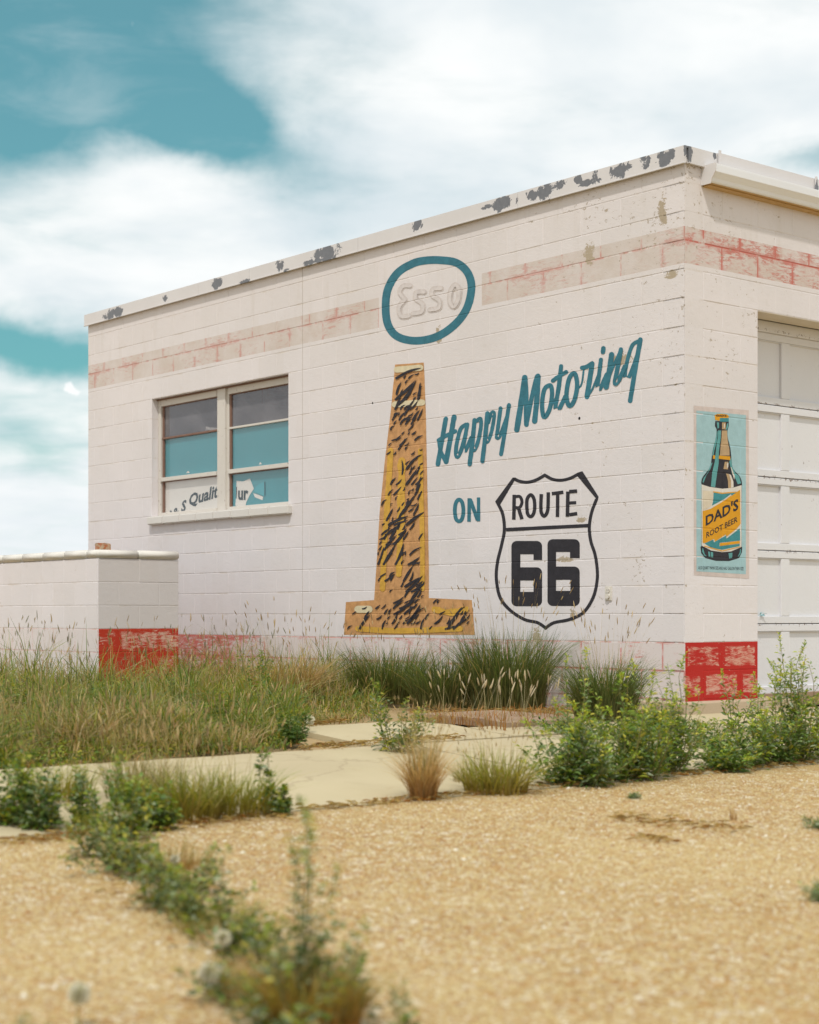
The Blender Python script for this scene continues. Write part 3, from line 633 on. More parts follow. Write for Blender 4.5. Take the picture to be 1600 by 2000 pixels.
decal('shield_lettering', px_loops(rt, z3, FM), P_BLACK, FM, SHD)
def six(x0, x1, y0, y1, cx0, cx1, cy0, cy1, sy0, hx0, hx1, hy0, hy1, my, r=42):
    def arc(cx, cy, a0, a1): return [(cx+r*math.cos(math.radians(a0+(a1-a0)*k/5)), cy+r*math.sin(math.radians(a0+(a1-a0)*k/5))) for k in range(6)]
    outer = arc(x0+r, y0+r, 180, 270)+arc(x1-r, y0+r, 270, 360)+[(x1, sy0), (cx1, sy0), (cx1, cy0), (cx0, cy0), (cx0, my)]+arc(x1-r, my+r, 270, 360)+arc(x1-r, y1-r, 0, 90)+arc(x0+r, y1-r, 90, 180)
    return ('poly', outer, [(hx0, hy0), (hx1, hy0), (hx1, hy1), (hx0, hy1)])
a6 = six(597, 837, 826, 1337, 667, 770, 930, 1030, 975, 667, 770, 1135, 1224, 1032); b6 = six(879, 1131, 812, 1335, 946, 1055, 912, 1030, 960, 946, 1058, 1130, 1216, 1026)
decal('shield_number', px_loops([a6], z3, FM), P_BLACK, FM, SHD); decal('shield_number', px_loops([b6], z3, FM), P_BLACK, FM, SHD)

# plain abstract painting standing where the wall carries its big ochre picture: a tapering form on a wide foot, dark brush dabs
AB = empty('painted_column', tuple(P0)); AB.parent = B; AB.matrix_parent_inverse = world_of(B).inverted(); AB['label'] = 'tall tapering ochre painted form with dark brush dabs between the window and the lettering'
idp = lambda p: p
edgeL = [(772, 712), (764, 800), (752, 900), (742, 1000), (736, 1100), (731, 1172), (676, 1176), (672, 1240)]
edgeR = [(928, 1240), (922, 1172), (838, 1168), (838, 1100), (836, 1000), (834, 900), (832, 800), (828, 708)]
form = edgeL+edgeR
decal('painted_ground', px_loops([('poly', form)], idp, FM), P_OCHRE, FM, AB)
yl = stroke([(764, 880), (758, 980), (752, 1060), (748, 1150)], 11)+stroke([(822, 880), (824, 980), (826, 1070), (826, 1150)], 9)+stroke([(700, 1228), (780, 1232), (900, 1228)], 11)+stroke([(786, 900), (784, 1000), (780, 1120)], 14, jit=.3)+stroke([(850, 1190), (880, 1196), (912, 1190)], 12, jit=.3)
yl = [y for y in yl]; decal('yellow_brushwork', px_loops(yl, idp, FM), P_YEL, FM, AB, .0046)
cr = stroke([(776, 722), (800, 720), (822, 718)], 12)+stroke([(772, 790), (800, 788), (826, 786)], 12)+stroke([(700, 1190), (712, 1190), (722, 1190)], 14)
decal('cream_brushwork', px_loops(cr, idp, FM), P_CREAM, FM, AB, .0046)
rb = random.Random(3); dabs = []
def xedge(E, y):
    E = sorted(E, key=lambda p: p[1])
    for (a_, b_) in zip(E, E[1:]):
        if a_[1] <= y <= b_[1]: return a_[0]+(b_[0]-a_[0])*(y-a_[1])/(b_[1]-a_[1]+1e-6)
    return None
y = 722.0
while y < 1236:
    xl, xr = xedge(edgeL, y), xedge(edgeR, y)
    if xl and xr:
        x = xl+rb.uniform(2, 10)
        while x < xr-6:
            ln_ = rb.choice((8, 12, 18, 26, 40))*rb.uniform(.8, 1.2); an = rb.gauss(-.85, .28); ex, ey = x+math.cos(an)*ln_, y+math.sin(an)*ln_
            el_, er_ = xedge(edgeL, ey), xedge(edgeR, ey)
            if rb.random() < .5+.3*math.sin(y*.031+x*.05) and el_ and er_ and el_+3 < ex < er_-3 and x > el_+2:
                top, bot = [], []; hh = rb.uniform(.8, 1.6)+ln_*.07; bend = rb.uniform(-2.5, 2.5); nx_, ny_ = -math.sin(an), math.cos(an)
                for q in range(7):
                    t = q/6; cx_ = x+(ex-x)*t+nx_*bend*math.sin(math.pi*t); cy_ = y+(ey-y)*t+ny_*bend*math.sin(math.pi*t); ww = hh*(1-t)**.6*(.5+t if t < .5 else 1)*rb.uniform(.7, 1.1)+.25
                    top.append((cx_+nx_*ww, cy_+ny_*ww)); bot.append((cx_-nx_*ww, cy_-ny_*ww))
                dabs.append(('strip', top, bot))
            x += rb.uniform(7, 14)
    y += rb.uniform(8, 12)
o = decal('dark_brushwork', px_loops(dabs, idp, FM), P_BLACK, FM, AB, .0075, .0002); o['kind'] = 'stuff'

# bottle sign painted on the front wall
SG = empty('painted_sign', tuple(P0)); SG.parent = B; SG.matrix_parent_inverse = world_of(B).inverted(); SG['label'] = 'pale blue painted sign with a dark bottle of root beer beside the garage door'
z4 = zoomer(1340, 790, 5.714)
def sp(name, polys, mat, base): return decal(name, px_loops([('poly', p) for p in polys], z4, FF), mat, FF, SG, base, .0001)
sp('old_border', [[(85, 12), (700, 65), (705, 1945), (88, 1905)]], P_PINKISH, .0012)
sp('sign_ground', [[(115, 68), (668, 118), (668, 1895), (116, 1862)]], P_SKYB, .0018)
bl = [(325, 185), (322, 240), (340, 285), (330, 380), (300, 500), (285, 590), (268, 700), (215, 770), (180, 820), (168, 870)]
br = [(625, 905), (618, 850), (590, 790), (545, 745), (515, 690), (505, 590), (492, 480), (465, 370), (462, 290), (476, 240), (474, 185)]
bb = [(168, 870), (172, 900), (170, 1580), (160, 1590), (168, 1660), (215, 1715), (330, 1745), (480, 1748), (590, 1715), (622, 1650), (626, 1595), (618, 1580), (622, 905)]
sp('bottle_outline', [[tuple(p) for p in smooth_line(bl)]+bb[1:]+[tuple(p) for p in smooth_line(br)]], P_BLACK, .0024)
sp('bottle_highlight', [[(340, 200), (366, 200), (366, 260), (350, 270)], [(355, 290), (388, 290), (385, 380), (365, 520), (362, 655), (340, 800), (322, 925), (275, 915), (290, 760), (318, 640), (332, 500), (350, 380)],
    [(330, 380), (345, 300), (352, 300), (338, 420), (312, 520), (305, 570), (290, 570), (302, 500)], [(282, 650), (292, 650), (270, 720), (225, 790), (190, 880), (182, 860), (195, 820), (240, 760)],
    [(480, 640), (500, 590), (512, 690), (545, 760), (590, 800), (612, 880), (575, 890), (550, 830), (510, 770)], [(455, 215), (468, 205), (468, 250), (452, 280), (440, 285)]], P_GREEN, .0030)
sp('bottle_glow', [[(402, 200), (442, 200), (440, 280), (402, 275)], [(400, 290), (455, 290), (462, 400), (482, 500), (484, 570), (375, 570), (385, 450), (395, 350)], [(430, 640), (470, 640), (465, 725), (415, 720)], [(445, 770), (490, 780), (520, 850), (525, 925), (470, 935), (465, 850)]], P_TAN, .0030)
sp('bottle_shine', [[(478, 778), (500, 790), (525, 860), (528, 925), (500, 930), (500, 850)], [(455, 655), (470, 650), (468, 700), (455, 710)], [(420, 215), (432, 215), (430, 260), (420, 260)], [(495, 700), (503, 700), (540, 800), (534, 840)]], P_WHITE, .0036)
sp('bottle_collar', [[(300, 565), (322, 568), (320, 608), (296, 604)], [(365, 570), (490, 580), (490, 622), (362, 606)]], P_ORANGE, .0036)
sp('bottle_cap', [[(318, 120), (345, 106), (400, 104), (455, 112), (476, 130), (474, 150), (380, 150), (370, 182), (322, 172)]], P_ORANGE, .0032)
sp('cap_side', [[(374, 152), (474, 150), (474, 190), (440, 194), (374, 190)]], P_SEA, .0036)
sp('label_ground', [[(172, 892), (260, 920), (400, 940), (520, 930), (618, 900), (616, 1590), (500, 1640), (400, 1648), (280, 1630), (172, 1575)]], P_WHITE, .0030)
sp('label_orange', [[(182, 1190), (270, 1165), (420, 1075), (500, 1015), (500, 1025), (600, 950), (608, 1330), (560, 1390), (450, 1475), (440, 1450), (320, 1530), (310, 1500), (200, 1550), (182, 1540)], [(300, 968), (400, 985), (560, 972), (560, 982), (400, 997), (300, 980)], [(374, 1548), (595, 1522), (598, 1550), (374, 1580)], [(200, 1575), (400, 1630), (600, 1585), (600, 1592), (400, 1640), (200, 1585)]], P_ORANGE, .0042)
sp('label_teal', [[(305, 982), (400, 1000), (560, 984), (505, 1018), (498, 1000), (415, 1062), (285, 1130), (300, 1080)], [(205, 1552), (300, 1508), (310, 1538), (445, 1462), (450, 1495), (600, 1380), (602, 1518), (372, 1544), (370, 1582), (596, 1556), (596, 1580), (400, 1622), (280, 1600)]], P_SEA, .0036)
sp('pale_patch', [[(185, 960), (300, 972), (298, 1060), (275, 1130), (235, 1160), (190, 1178)]], P_PALE, .0042)
sp('bottle_foot_shine', [[(245, 1640), (262, 1645), (268, 1700), (250, 1698)], [(272, 1645), (298, 1650), (302, 1708), (276, 1702)], [(470, 1660), (515, 1655), (512, 1712), (480, 1718)], [(180, 1600), (190, 1610), (205, 1670), (230, 1695), (200, 1685), (176, 1640)], [(600, 1615), (610, 1610), (608, 1660), (580, 1700), (575, 1695), (596, 1655)]], P_GREEN, .0032)
# lettering made from the built-in font, turned to mesh outlines
def text_polys(txt, size, bold=0.0):
    cu = bpy.data.curves.new('txt', 'FONT'); cu.body = txt; cu.size = size; cu.offset = bold; cu.resolution_u = 2; cu.fill_mode = 'FRONT'
    ob = bpy.data.objects.new('txt', cu); COL.objects.link(ob); dg = bpy.context.evaluated_depsgraph_get(); dg.update(); ev_ = ob.evaluated_get(dg)
    me = bpy.data.meshes.new_from_object(ev_); vs = [v.co.copy() for v in me.vertices]; fs = [list(p.vertices) for p in me.polygons]
    bpy.data.objects.remove(ob); bpy.data.curves.remove(cu); bpy.data.meshes.remove(me); return vs, fs
def text_on(name, txt, p_start, p_end, height, conv, fr, mat, parent, base, bold=0.0, shear=0.0, n_plane=0.0, arc=0.0, clip=None, grow=0.0):
    """text between two photo points along its baseline, 'height' = capital height in the same units"""
    vs, fs = text_polys(txt, 1.0, bold); xs = [v.x for v in vs]; x0, x1 = min(xs), max(xs); ys = max(v.y for v in vs); a_, b_ = Vector(p_start), Vector(p_end); d = b_-a_
    bm = bmesh.new(); vv = []
    for v in vs:
        t = (v.x-x0)/(x1-x0); hh = v.y/.70*height*(1+grow*t); up = Vector((shear*height*v.y/.7, -hh)); p = a_+d*t+up+Vector((0, -arc*4*t*(1-t)))
        u, z = hit(*conv(p), fr, n_plane); vv.append(bm.verts.new(fr.w(u, z, n_plane+base)))
    for f in fs:
        try: bm.faces.new([vv[i] for i in f])
        except ValueError: pass
    me = bpy.data.meshes.new(name); bm.to_mesh(me); bm.free(); return link(name, me, mat, parent)
text_on('sign_lettering', "DAD'S", (215, 1352), (580, 1168), 105, z4, FF, P_BLACK, SG, .0052, .028, .0, grow=.12)
text_on('sign_lettering', "ROOT BEER", (222, 1490), (570, 1308), 62, z4, FF, P_BLACK, SG, .0052, .012)
text_on('sign_lettering', "DAD'S", (336, 134), (448, 134), 20, z4, FF, P_BLACK, SG, .0044, .03)
text_on('sign_lettering', "ALSO QUART 'MAMA' SIZE AND HALF GALLON 'PAPA' SIZE", (135, 1838), (640, 1850), 36, z4, FF, P_BLACK, SG, .0030, .0)

# ------------------------------------------------------------------ coping, gutter
cuts = [-.032] + [hit(p, 400, FM, .03)[0] for p in (1012, 700, 488, 388)] + [BU+.03]
for a_, b_ in zip(cuts, cuts[1:]):
    bm = bmesh.new(); g_ = .0015
    fbox(bm, FM, a_+g_, b_-g_, 3.786, 3.905, .012, .034); fbox(bm, FM, a_+g_, b_-g_, 3.893, 3.905, -.30, .012); fbox(bm, FM, a_+g_, b_-g_, 3.780, 3.786, .022, .040)
    link('coping_section', bm_mesh(bm), M_COPING, B)
fcuts = [.006, hit(1402, 310, FF, .03)[0], hit(1590, 350, FF, .03)[0], 3.9, BV+.03]
for i, (a_, b_) in enumerate(zip(fcuts, fcuts[1:])):
    bm = bmesh.new(); up = 0 if i == 0 else .008
    fbox(bm, FF, a_+.0015-(0 if i else .0), b_-.0015, 3.786, 3.905+up, .012, .034+up*.6); fbox(bm, FF, a_+.0015, b_-.0015, 3.893+up, 3.905+up, -.30, .012)
    if i: fbox(bm, FF, a_-.008, a_+.012, 3.78, 3.918+up, .036+up, .046+up)
    link('coping_section', bm_mesh(bm), M_COPING, B)
fbk = Frame(FM.w(BU, 0), _d2, _d1)
box_obj('coping_section', fbk, .3, BV, 3.786, 3.905, -.3, .03, M_COPING, B)
fbr = Frame(FF.w(BV, 0), _d1, _d2); box_obj('coping_section', fbr, .3, BU, 3.786, 3.905, -.3, .03, M_COPING, B)
GU = empty('gutter', tuple(P0)); GU.parent = B; GU.matrix_parent_inverse = world_of(B).inverted(); GU['label'] = 'white gutter under the coping above the garage door'
gu0 = hit(1370, 361, FF, 0)[0]; zb = 3.664; zt = 3.795
prof = [(.004, zb), (.085, zb), (.092, zb+.012), (.100, zb+.035), (.118, zb+.060), (.130, zb+.075), (.133, zt-.012), (.133, zt), (.120, zt), (.120, zt-.012)]
def extrude(fr, prof_, a_, b_, mat, name, parent, closed=False, segs=1):
    bm = bmesh.new(); rows = []
    for k in range(segs+1):
        u = a_+(b_-a_)*k/segs; rows.append([bm.verts.new(fr.w(u, z, n)) for n, z in prof_])
    for r1, r2 in zip(rows, rows[1:]):
        for i in range(len(prof_)-(0 if closed else 1)): j = (i+1) % len(prof_); bm.faces.new((r1[i], r1[j], r2[j], r2[i]))
    if closed: bm.faces.new(rows[0]); bm.faces.new(rows[-1][::-1])
    return link(name, bm_mesh(bm), mat, parent)
solid = [(.004, zb+.003), (.084, zb+.003)]+prof[2:8]+[(.004, zt)]
extrude(FF, solid, gu0+.002, BV-.1, M_GUTTER, 'gutter_trough', GU, True)
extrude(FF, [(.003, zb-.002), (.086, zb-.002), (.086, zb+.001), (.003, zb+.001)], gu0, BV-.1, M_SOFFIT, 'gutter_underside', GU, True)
extrude(FF, [(.002, zb-.004), (.088, zb-.004)]+[(n+.003, z) for n, z in prof[2:7]]+[(.136, zt+.003), (.002, zt+.003)], gu0-.004, gu0+.003, M_COPING, 'end_cap', GU, True)
for k in range(4): box_obj('fascia_strip', FF, gu0+.02+k*1.2, gu0+1.21+k*1.2, zb-.012, zb-.004, .0, .06-.004*k, M_SOFFIT, GU)  # strips below the gutter, in the same painted shade colour

# ------------------------------------------------------------------ window
WN = empty('window', tuple(P0)); WN.parent = B; WN.matrix_parent_inverse = world_of(B).inverted(); WN['label'] = 'two-bay metal window with weathered white frame and teal sheets behind the glass'
nf = -.075                                                    # face of the frame, set back in the opening
fb = lambda name, u0, u1, z0, z1, n0, n1, m=M_FRAME: box_obj(name, FM, u0, u1, z0, z1, n0, n1, m, WN, .003)
um0, um1 = hit(443, 900, FM, nf)[0], hit(425, 900, FM, nf)[0]
fb('frame_stile', WU1-.055, WU1-.002, WZ0, WZ1, nf-.05, nf); fb('frame_stile', WU0+.002, WU0+.05, WZ0, WZ1, nf-.05, nf)
fb('mullion', um0+.012, um1-.012, WZ0, WZ1, nf-.05, nf+.012); fb('mullion', um0-.02, um1+.02, WZ0+.001, WZ1-.001, nf-.055, nf-.012)
fb('frame_rail', WU0+.05, um0-.021, WZ1-.075, WZ1-.012, nf-.05, nf-.002); fb('frame_rail', um1+.021, WU1-.056, WZ1-.075, WZ1-.012, nf-.05, nf-.002)
fb('frame_rail', WU0+.05, um0-.021, WZ0+.0, WZ0+.038, nf-.05, nf-.002); fb('frame_rail', um1+.021, WU1-.056, WZ0, WZ0+.038, nf-.05, nf-.002)
fb('lintel_strip', WU0+.004, WU1-.004, WZ1-.014, WZ1-.002, nf-.05, nf+.02, M_RUST)
zt1 = hit(370, 848, FM, nf)[1]; zt2 = hit(370, 930, FM, nf)[1]
for (a_, b_) in ((WU0+.05, um0-.021), (um1+.021, WU1-.056)):
    fb('glazing_bar', a_, b_, zt1-.010, zt1+.010, nf-.045, nf-.014, M_RUST if a_ > 5.5 else M_FRAME); fb('glazing_bar', a_, b_, zt2-.022, zt2+.018, nf-.048, nf+.004)
    fb('putty_strip', a_, b_, zt2-.030, zt2-.022, nf-.045, nf-.018, M_RUST); fb('putty_strip', b_-.026, b_, WZ0+.038, WZ1-.075, nf-.043, nf-.020, M_RUST)
    fb('putty_strip', a_, b_, WZ1-.083, WZ1-.075, nf-.045, nf-.018, M_RUST)
    for (c_, d_) in ((WZ0+.038, zt2-.030), (zt2+.018, zt1-.010), (zt1+.010, WZ1-.083)): box_obj('pane', FM, a_, b_-.026, c_, d_, nf-.036, nf-.033, M_GLASS if c_ > zt1 else M_GLASS2, WN)
# sheets behind the glass
ng = -.075-.0375-.004
def on_sheet(name, pts, mat, n, conv): return decal(name, px_loops([('poly', p) for p in pts], conv, FM, n), mat, FM, WN, 0, .0002, False, n)
z5 = zoomer(290, 720, 5.333)
fm0 = WU1-.056; tfz = zt1+.004
decal('teal_sheet', [[[(um1+.0, zt2-.01), (WU1-.05, zt2-.01), (WU1-.05, zt1), (um1, zt1)]]], M_TFILM, FM, WN, 0, 0, False, ng)
decal('teal_sheet', [[[(WU0+.03, WZ0+.03), (um0, WZ0+.03), (um0, zt1), (WU0+.03, zt1)]]], M_TFILM, FM, WN, 0, 0, False, ng)
decal('poster', [[[(um1, WZ0+.03), (WU1-.05, WZ0+.03), (WU1-.05, zt2), (um1, zt2)]]], M_POSTER, FM, WN, 0, 0, False, ng+.001)
on_sheet('torn_poster', [[(918, 1168), (985, 1175), (1058, 1145), (1098, 1250), (1060, 1310), (1020, 1390), (1005, 1462), (962, 1468), (905, 1425), (915, 1330)], [(1092, 1296), (1140, 1312), (1196, 1335), (1188, 1370), (1110, 1340)]], M_POSTER, ng+.002, z5)
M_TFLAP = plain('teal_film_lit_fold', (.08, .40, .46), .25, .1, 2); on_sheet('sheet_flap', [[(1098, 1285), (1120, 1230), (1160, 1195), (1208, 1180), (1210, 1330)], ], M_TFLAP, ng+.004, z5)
on_sheet('sheet_edge', [[(1208, 1180), (1216, 1182), (1216, 1325), (1209, 1330)], [(914, 1230), (922, 1232), (918, 1352), (912, 1350)], [(150, 330*0+1480), (151, 1480), (151, 1481)]], M_INK, ng+.0045, z5)
on_sheet('torn_scrap', [[(598, 600), (640, 612), (714, 618), (714, 652), (655, 645), (604, 632), (600, 662), (596, 662)], [(395, 1088), (412, 1064), (432, 1084)], [(1150, 1000), (1165, 972), (1184, 994)]], M_POSTER, ng+.002, z5)
for (tx, a_, b_, h_, g_) in (("Qualit", (418, 1428), (722, 1335), 118, .12), ("S", (340, 1492), (388, 1478), 112, 0), ("&", (258, 1552), (322, 1522), 88, 0)):
    text_on('poster_lettering', tx, a_, b_, h_, z5, FM, M_INK, WN, .0012, .032, .12 if tx != '&' else 0, ng+.001, grow=g_)
on_sheet('poster_stroke', [[(222, 1478), (240, 1478), (254, 1528), (232, 1528)]], M_INK, ng+.0024, z5)
text_on('poster_lettering', "ur", (935, 1362), (1042, 1362), 135, z5, FM, M_INK, WN, .0012, .035, .0, ng+.0022)
# sill with a soft rounded nose, reveals are the wall itself
bm = bmesh.new(); us = lin(hit(562, 1000, FM, .05)[0], hit(287, 1030, FM, .05)[0], 9); rs = random.Random(4)
for a_, b_ in zip(us, us[1:]): fbox(bm, FM, a_+.001, b_-.001, WZ0-.088+rs.uniform(-.002, .002), WZ0-.004, -.12, .052+rs.uniform(-.0015, .0015))
bmesh.ops.recalc_face_normals(bm, faces=bm.faces); bmesh.ops.bevel(bm, geom=list(bm.edges), offset=.010, segments=3, affect='EDGES'); link('sill', bm_mesh(bm), plain('sill_paint', (.63, .60, .56), .5, .05, 20, 0, .3), WN)
bm = bmesh.new(); fbox(bm, FM, WU1-.003, WU1-.0006, WZ0, WZ1, -.074, -.002); link('reveal', bm_mesh(bm), M_WALL, WN)

# ------------------------------------------------------------------ garage door
GD = empty('garage_door', tuple(FF.w(DU0, 0))); GD.parent = B; GD.matrix_parent_inverse = world_of(B).inverted(); GD['label'] = 'white sectional wooden garage door with peeling paint'
nb = -.257; fg = lambda name, u0, u1, z0, z1, n0, n1, m=M_DOOR, bev=.004: box_obj(name, FF, u0, u1, z0, z1, n0, n1, m, GD, bev)
box_obj('header_board', FF, DU0+.002, DU1-.002, DZ1-.085, DZ1-.002, nb-.03, nb+.03, M_DOOR, GD, .003); box_obj('side_jamb', FF, DU0-.1, DU0+.002, -.05, DZ1, nb-.06, -.2, M_DOOR, GD)
zs = [CZ+v for v in (2.166, 1.617, 1.062, .500, -.062, -.600)]
ust = hit(1535, 900, FF, nb)[0]; wst = hit(1543, 900, FF, nb)[0]-hit(1527, 900, FF, nb)[0]; pitch = .62
stiles = [ust+pitch*k for k in range(-1, 5) if ust+pitch*k < DU1-.05]
for i, (zt_, zb_) in enumerate(zip(zs, zs[1:])):
    rh = .058; jr = rs.uniform(-.003, .003)
    fg('rail', DU0+.01, DU1-.01, zt_-rh, zt_-.003, nb-.035, nb+jr); fg('rail', DU0+.01, DU1-.01, zb_+.003, zb_+rh, nb-.035, nb+jr-.002)
    for s_ in stiles:
        if s_-wst/2 > DU0: fg('stile', s_-wst/2, s_+wst/2, zb_+rh+.001, zt_-rh-.001, nb-.035, nb+jr-.003)
    ed = [DU0+.01]+[s_ for s_ in stiles if s_ > DU0+.05]+[DU1-.01]
    for a_, b_ in zip(ed, ed[1:]): fg('door_panel', a_+(wst/2-.01 if a_ > DU0+.02 else 0), b_-wst/2+.01, zb_+rh-.01, zt_-rh+.01, nb-.032, nb-.022+rs.uniform(-.003, .002), M_DOOR, .0)
    bx = bmesh.new()
    for a_, b_ in zip(ed, ed[1:]):
        A_, B_ = a_+(wst/2 if a_ > DU0+.02 else 0), b_-wst/2
        fbox(bx, FF, A_, B_, zt_-rh-.007, zt_-rh-.002, nb-.022, nb-.006); fbox(bx, FF, A_, A_+.006, zb_+rh, zt_-rh-.008, nb-.022, nb-.007)
    link('panel_moulding', bm_mesh(bx), M_DOOR, GD)
fg('door_gap', DU0+.01, DU1-.01, -.03, 0.0, nb-.05, nb-.03, M_DARK, 0)
box_obj('lintel', FF, DU0+.001, DU1-.001, DZ1-.005, DZ1-.0006, -.2, -.003, plain('lintel_paint', (.60, .53, .42), .6, .12, 5, 0, .3), B)
# a little crumpled paper caught on a rail
bm = bmesh.new(); q = random.Random(8)
for k in range(7):
    u, z = hit(1484+q.random()*16, 1196+q.random()*7, FF, nb+.01); p = FF.w(u, z, nb+.01); vs_ = [bm.verts.new(p+Vector((q.uniform(-.03, .03), q.uniform(-.02, .02), q.uniform(-.01, .018)))) for _ in range(3)]; bm.faces.new(vs_)
pp = link('crumpled_paper', bm_mesh(bm), P_SKYB); tag(pp, 'crumpled scrap of bluish paper caught on a garage door rail', 'paper')

# ------------------------------------------------------------------ outlet on the wall
OU = empty('outlet', tuple(P0)); OU.parent = B; OU.matrix_parent_inverse = world_of(B).inverted(); OU['label'] = 'painted-over electrical outlet right of the shield'
u0, zc0 = hit(1196, 1173, FM); u1, zc1 = hit(1183, 1145, FM)
box_obj('cover_plate', FM, u0, u1, zc0, zc1, -.002, .008, P_WHITE, OU, .003)
for k, zz in enumerate((.30, .72)):
    zc = zc0+(zc1-zc0)*zz; bm = bmesh.new(); c_ = FM.w((u0+u1)/2, zc, .008)
    mt = FM.mat((u0+u1)/2, zc, .008) @ Matrix.Rotation(math.radians(90), 4, 'X'); bmesh.ops.create_cone(bm, cap_ends=True, segments=16, radius1=.019, radius2=.017, depth=.014 if k else .03, matrix=mt); link('socket', bm_mesh(bm), P_WHITE, OU)
    if k:
        for s_ in (-1, 1): box_obj('slot', FM, (u0+u1)/2+s_*.007-.0012, (u0+u1)/2+s_*.007+.0012, zc-.006, zc+.006, .014, .0156, M_DARK, OU)

# small holes with a rusty rim
for (px, py, r_) in [(1132, 817, .012), (728, 787, .009)]:
    u, z = hit(px, py, FM); bm = bmesh.new(); mt = FM.mat(u, z, .0012) @ Matrix.Rotation(math.radians(90), 4, 'X'); bmesh.ops.create_circle(bm, cap_ends=True, segments=9, radius=r_, matrix=mt); link('anchor_hole', bm_mesh(bm), M_DARK, B)

# ------------------------------------------------------------------ low wall on the left
LW = empty('low_block_wall', tuple(L0)); tag(LW, 'low thick block wall at the left with white cap and bright red end', 'wall')
LZ0 = .482-3*CH; LT = .482+3*CH; LWID = 2*CL; LLEN = 12*CL
bm = bmesh.new(); fb_ = Frame(L0, _d1, _d2); fbox(bm, fb_, REC, LLEN, LZ0-.3, LT, REC, LWID-REC); link('wall_core', bm_mesh(bm), M_LOW, LW)
rowk = 0
for r in range(-1, 6):
    z0, z1 = LZ0+r*CH, LZ0+(r+1)*CH; ev_ = (r % 2 == 0)
    for (s_, e_) in spans(0, LLEN, 0 if ev_ else CH): place_block(LA, s_, e_, z0, z1, M_LOW, LW, 'low')
    for (s_, e_) in spans(0, LWID, CH if ev_ else 0): place_block(LB, s_, e_, z0, z1, M_LOW, LW, 'low')
M_CAP = plain('cap_paint', (.66, .63, .58), .55, .08, 9, 0, .5)
def cap(fr, a_, b_, n0, n1):
    bm = bmesh.new(); fbox(bm, fr, a_+.002, b_-.002, LT+.003+rs.uniform(0, .002), LT+.078+rs.uniform(-.002, .002), n0, n1); bmesh.ops.recalc_face_normals(bm, faces=bm.faces)
    bmesh.ops.bevel(bm, geom=list(bm.edges), offset=.014, segments=3, affect='EDGES'); link('cap_stone', bm_mesh(bm), M_CAP, LW, True)
for k in range(2): cap(LB, -.010+k*CL, CL+k*CL+(.008 if k else 0), -.20, .012)
for k in range(-1, 12): 
    a_ = .20+k*CL
    if k >= 0: cap(LA, a_, a_+CL, -LWID-.008, .012)
# the brick on it
bp = LB.w(.07, 0, 0); u_, z_ = hit(208, 1070, LB, -.10)
bmb = bmesh.new(); fbox(bmb, LB, u_-.050, u_+.050, LT+.080, LT+.080+.055, -.2, -.1); bmesh.ops.recalc_face_normals(bmb, faces=bmb.faces)
for v in bmb.verts: v.co += Vector((rs.uniform(-.006, .006), rs.uniform(-.006, .006), rs.uniform(-.001, .004)))
bmesh.ops.subdivide_edges(bmb, edges=list(bmb.edges), cuts=3)
for v in bmb.verts:
    if v.co.z > LT+.09: v.co += Vector((rs.uniform(-.003, .003), rs.uniform(-.003, .003), rs.uniform(-.004, .002)))
mbk, T = new_mat('broken_brick'); n = T.noise(T.pos, 22, 5, .7); T.put(T.b.inputs['Base Color'], T.mix(T.ss(n, .42, .55), (.36, .11, .04), (.40, .29, .19))); T.b.inputs['Roughness'].default_value = .9; bump(T, n, .6, .006)
tag(link('brick', bm_mesh(bmb), mbk), 'broken red and tan brick lying on the low wall cap', 'brick')

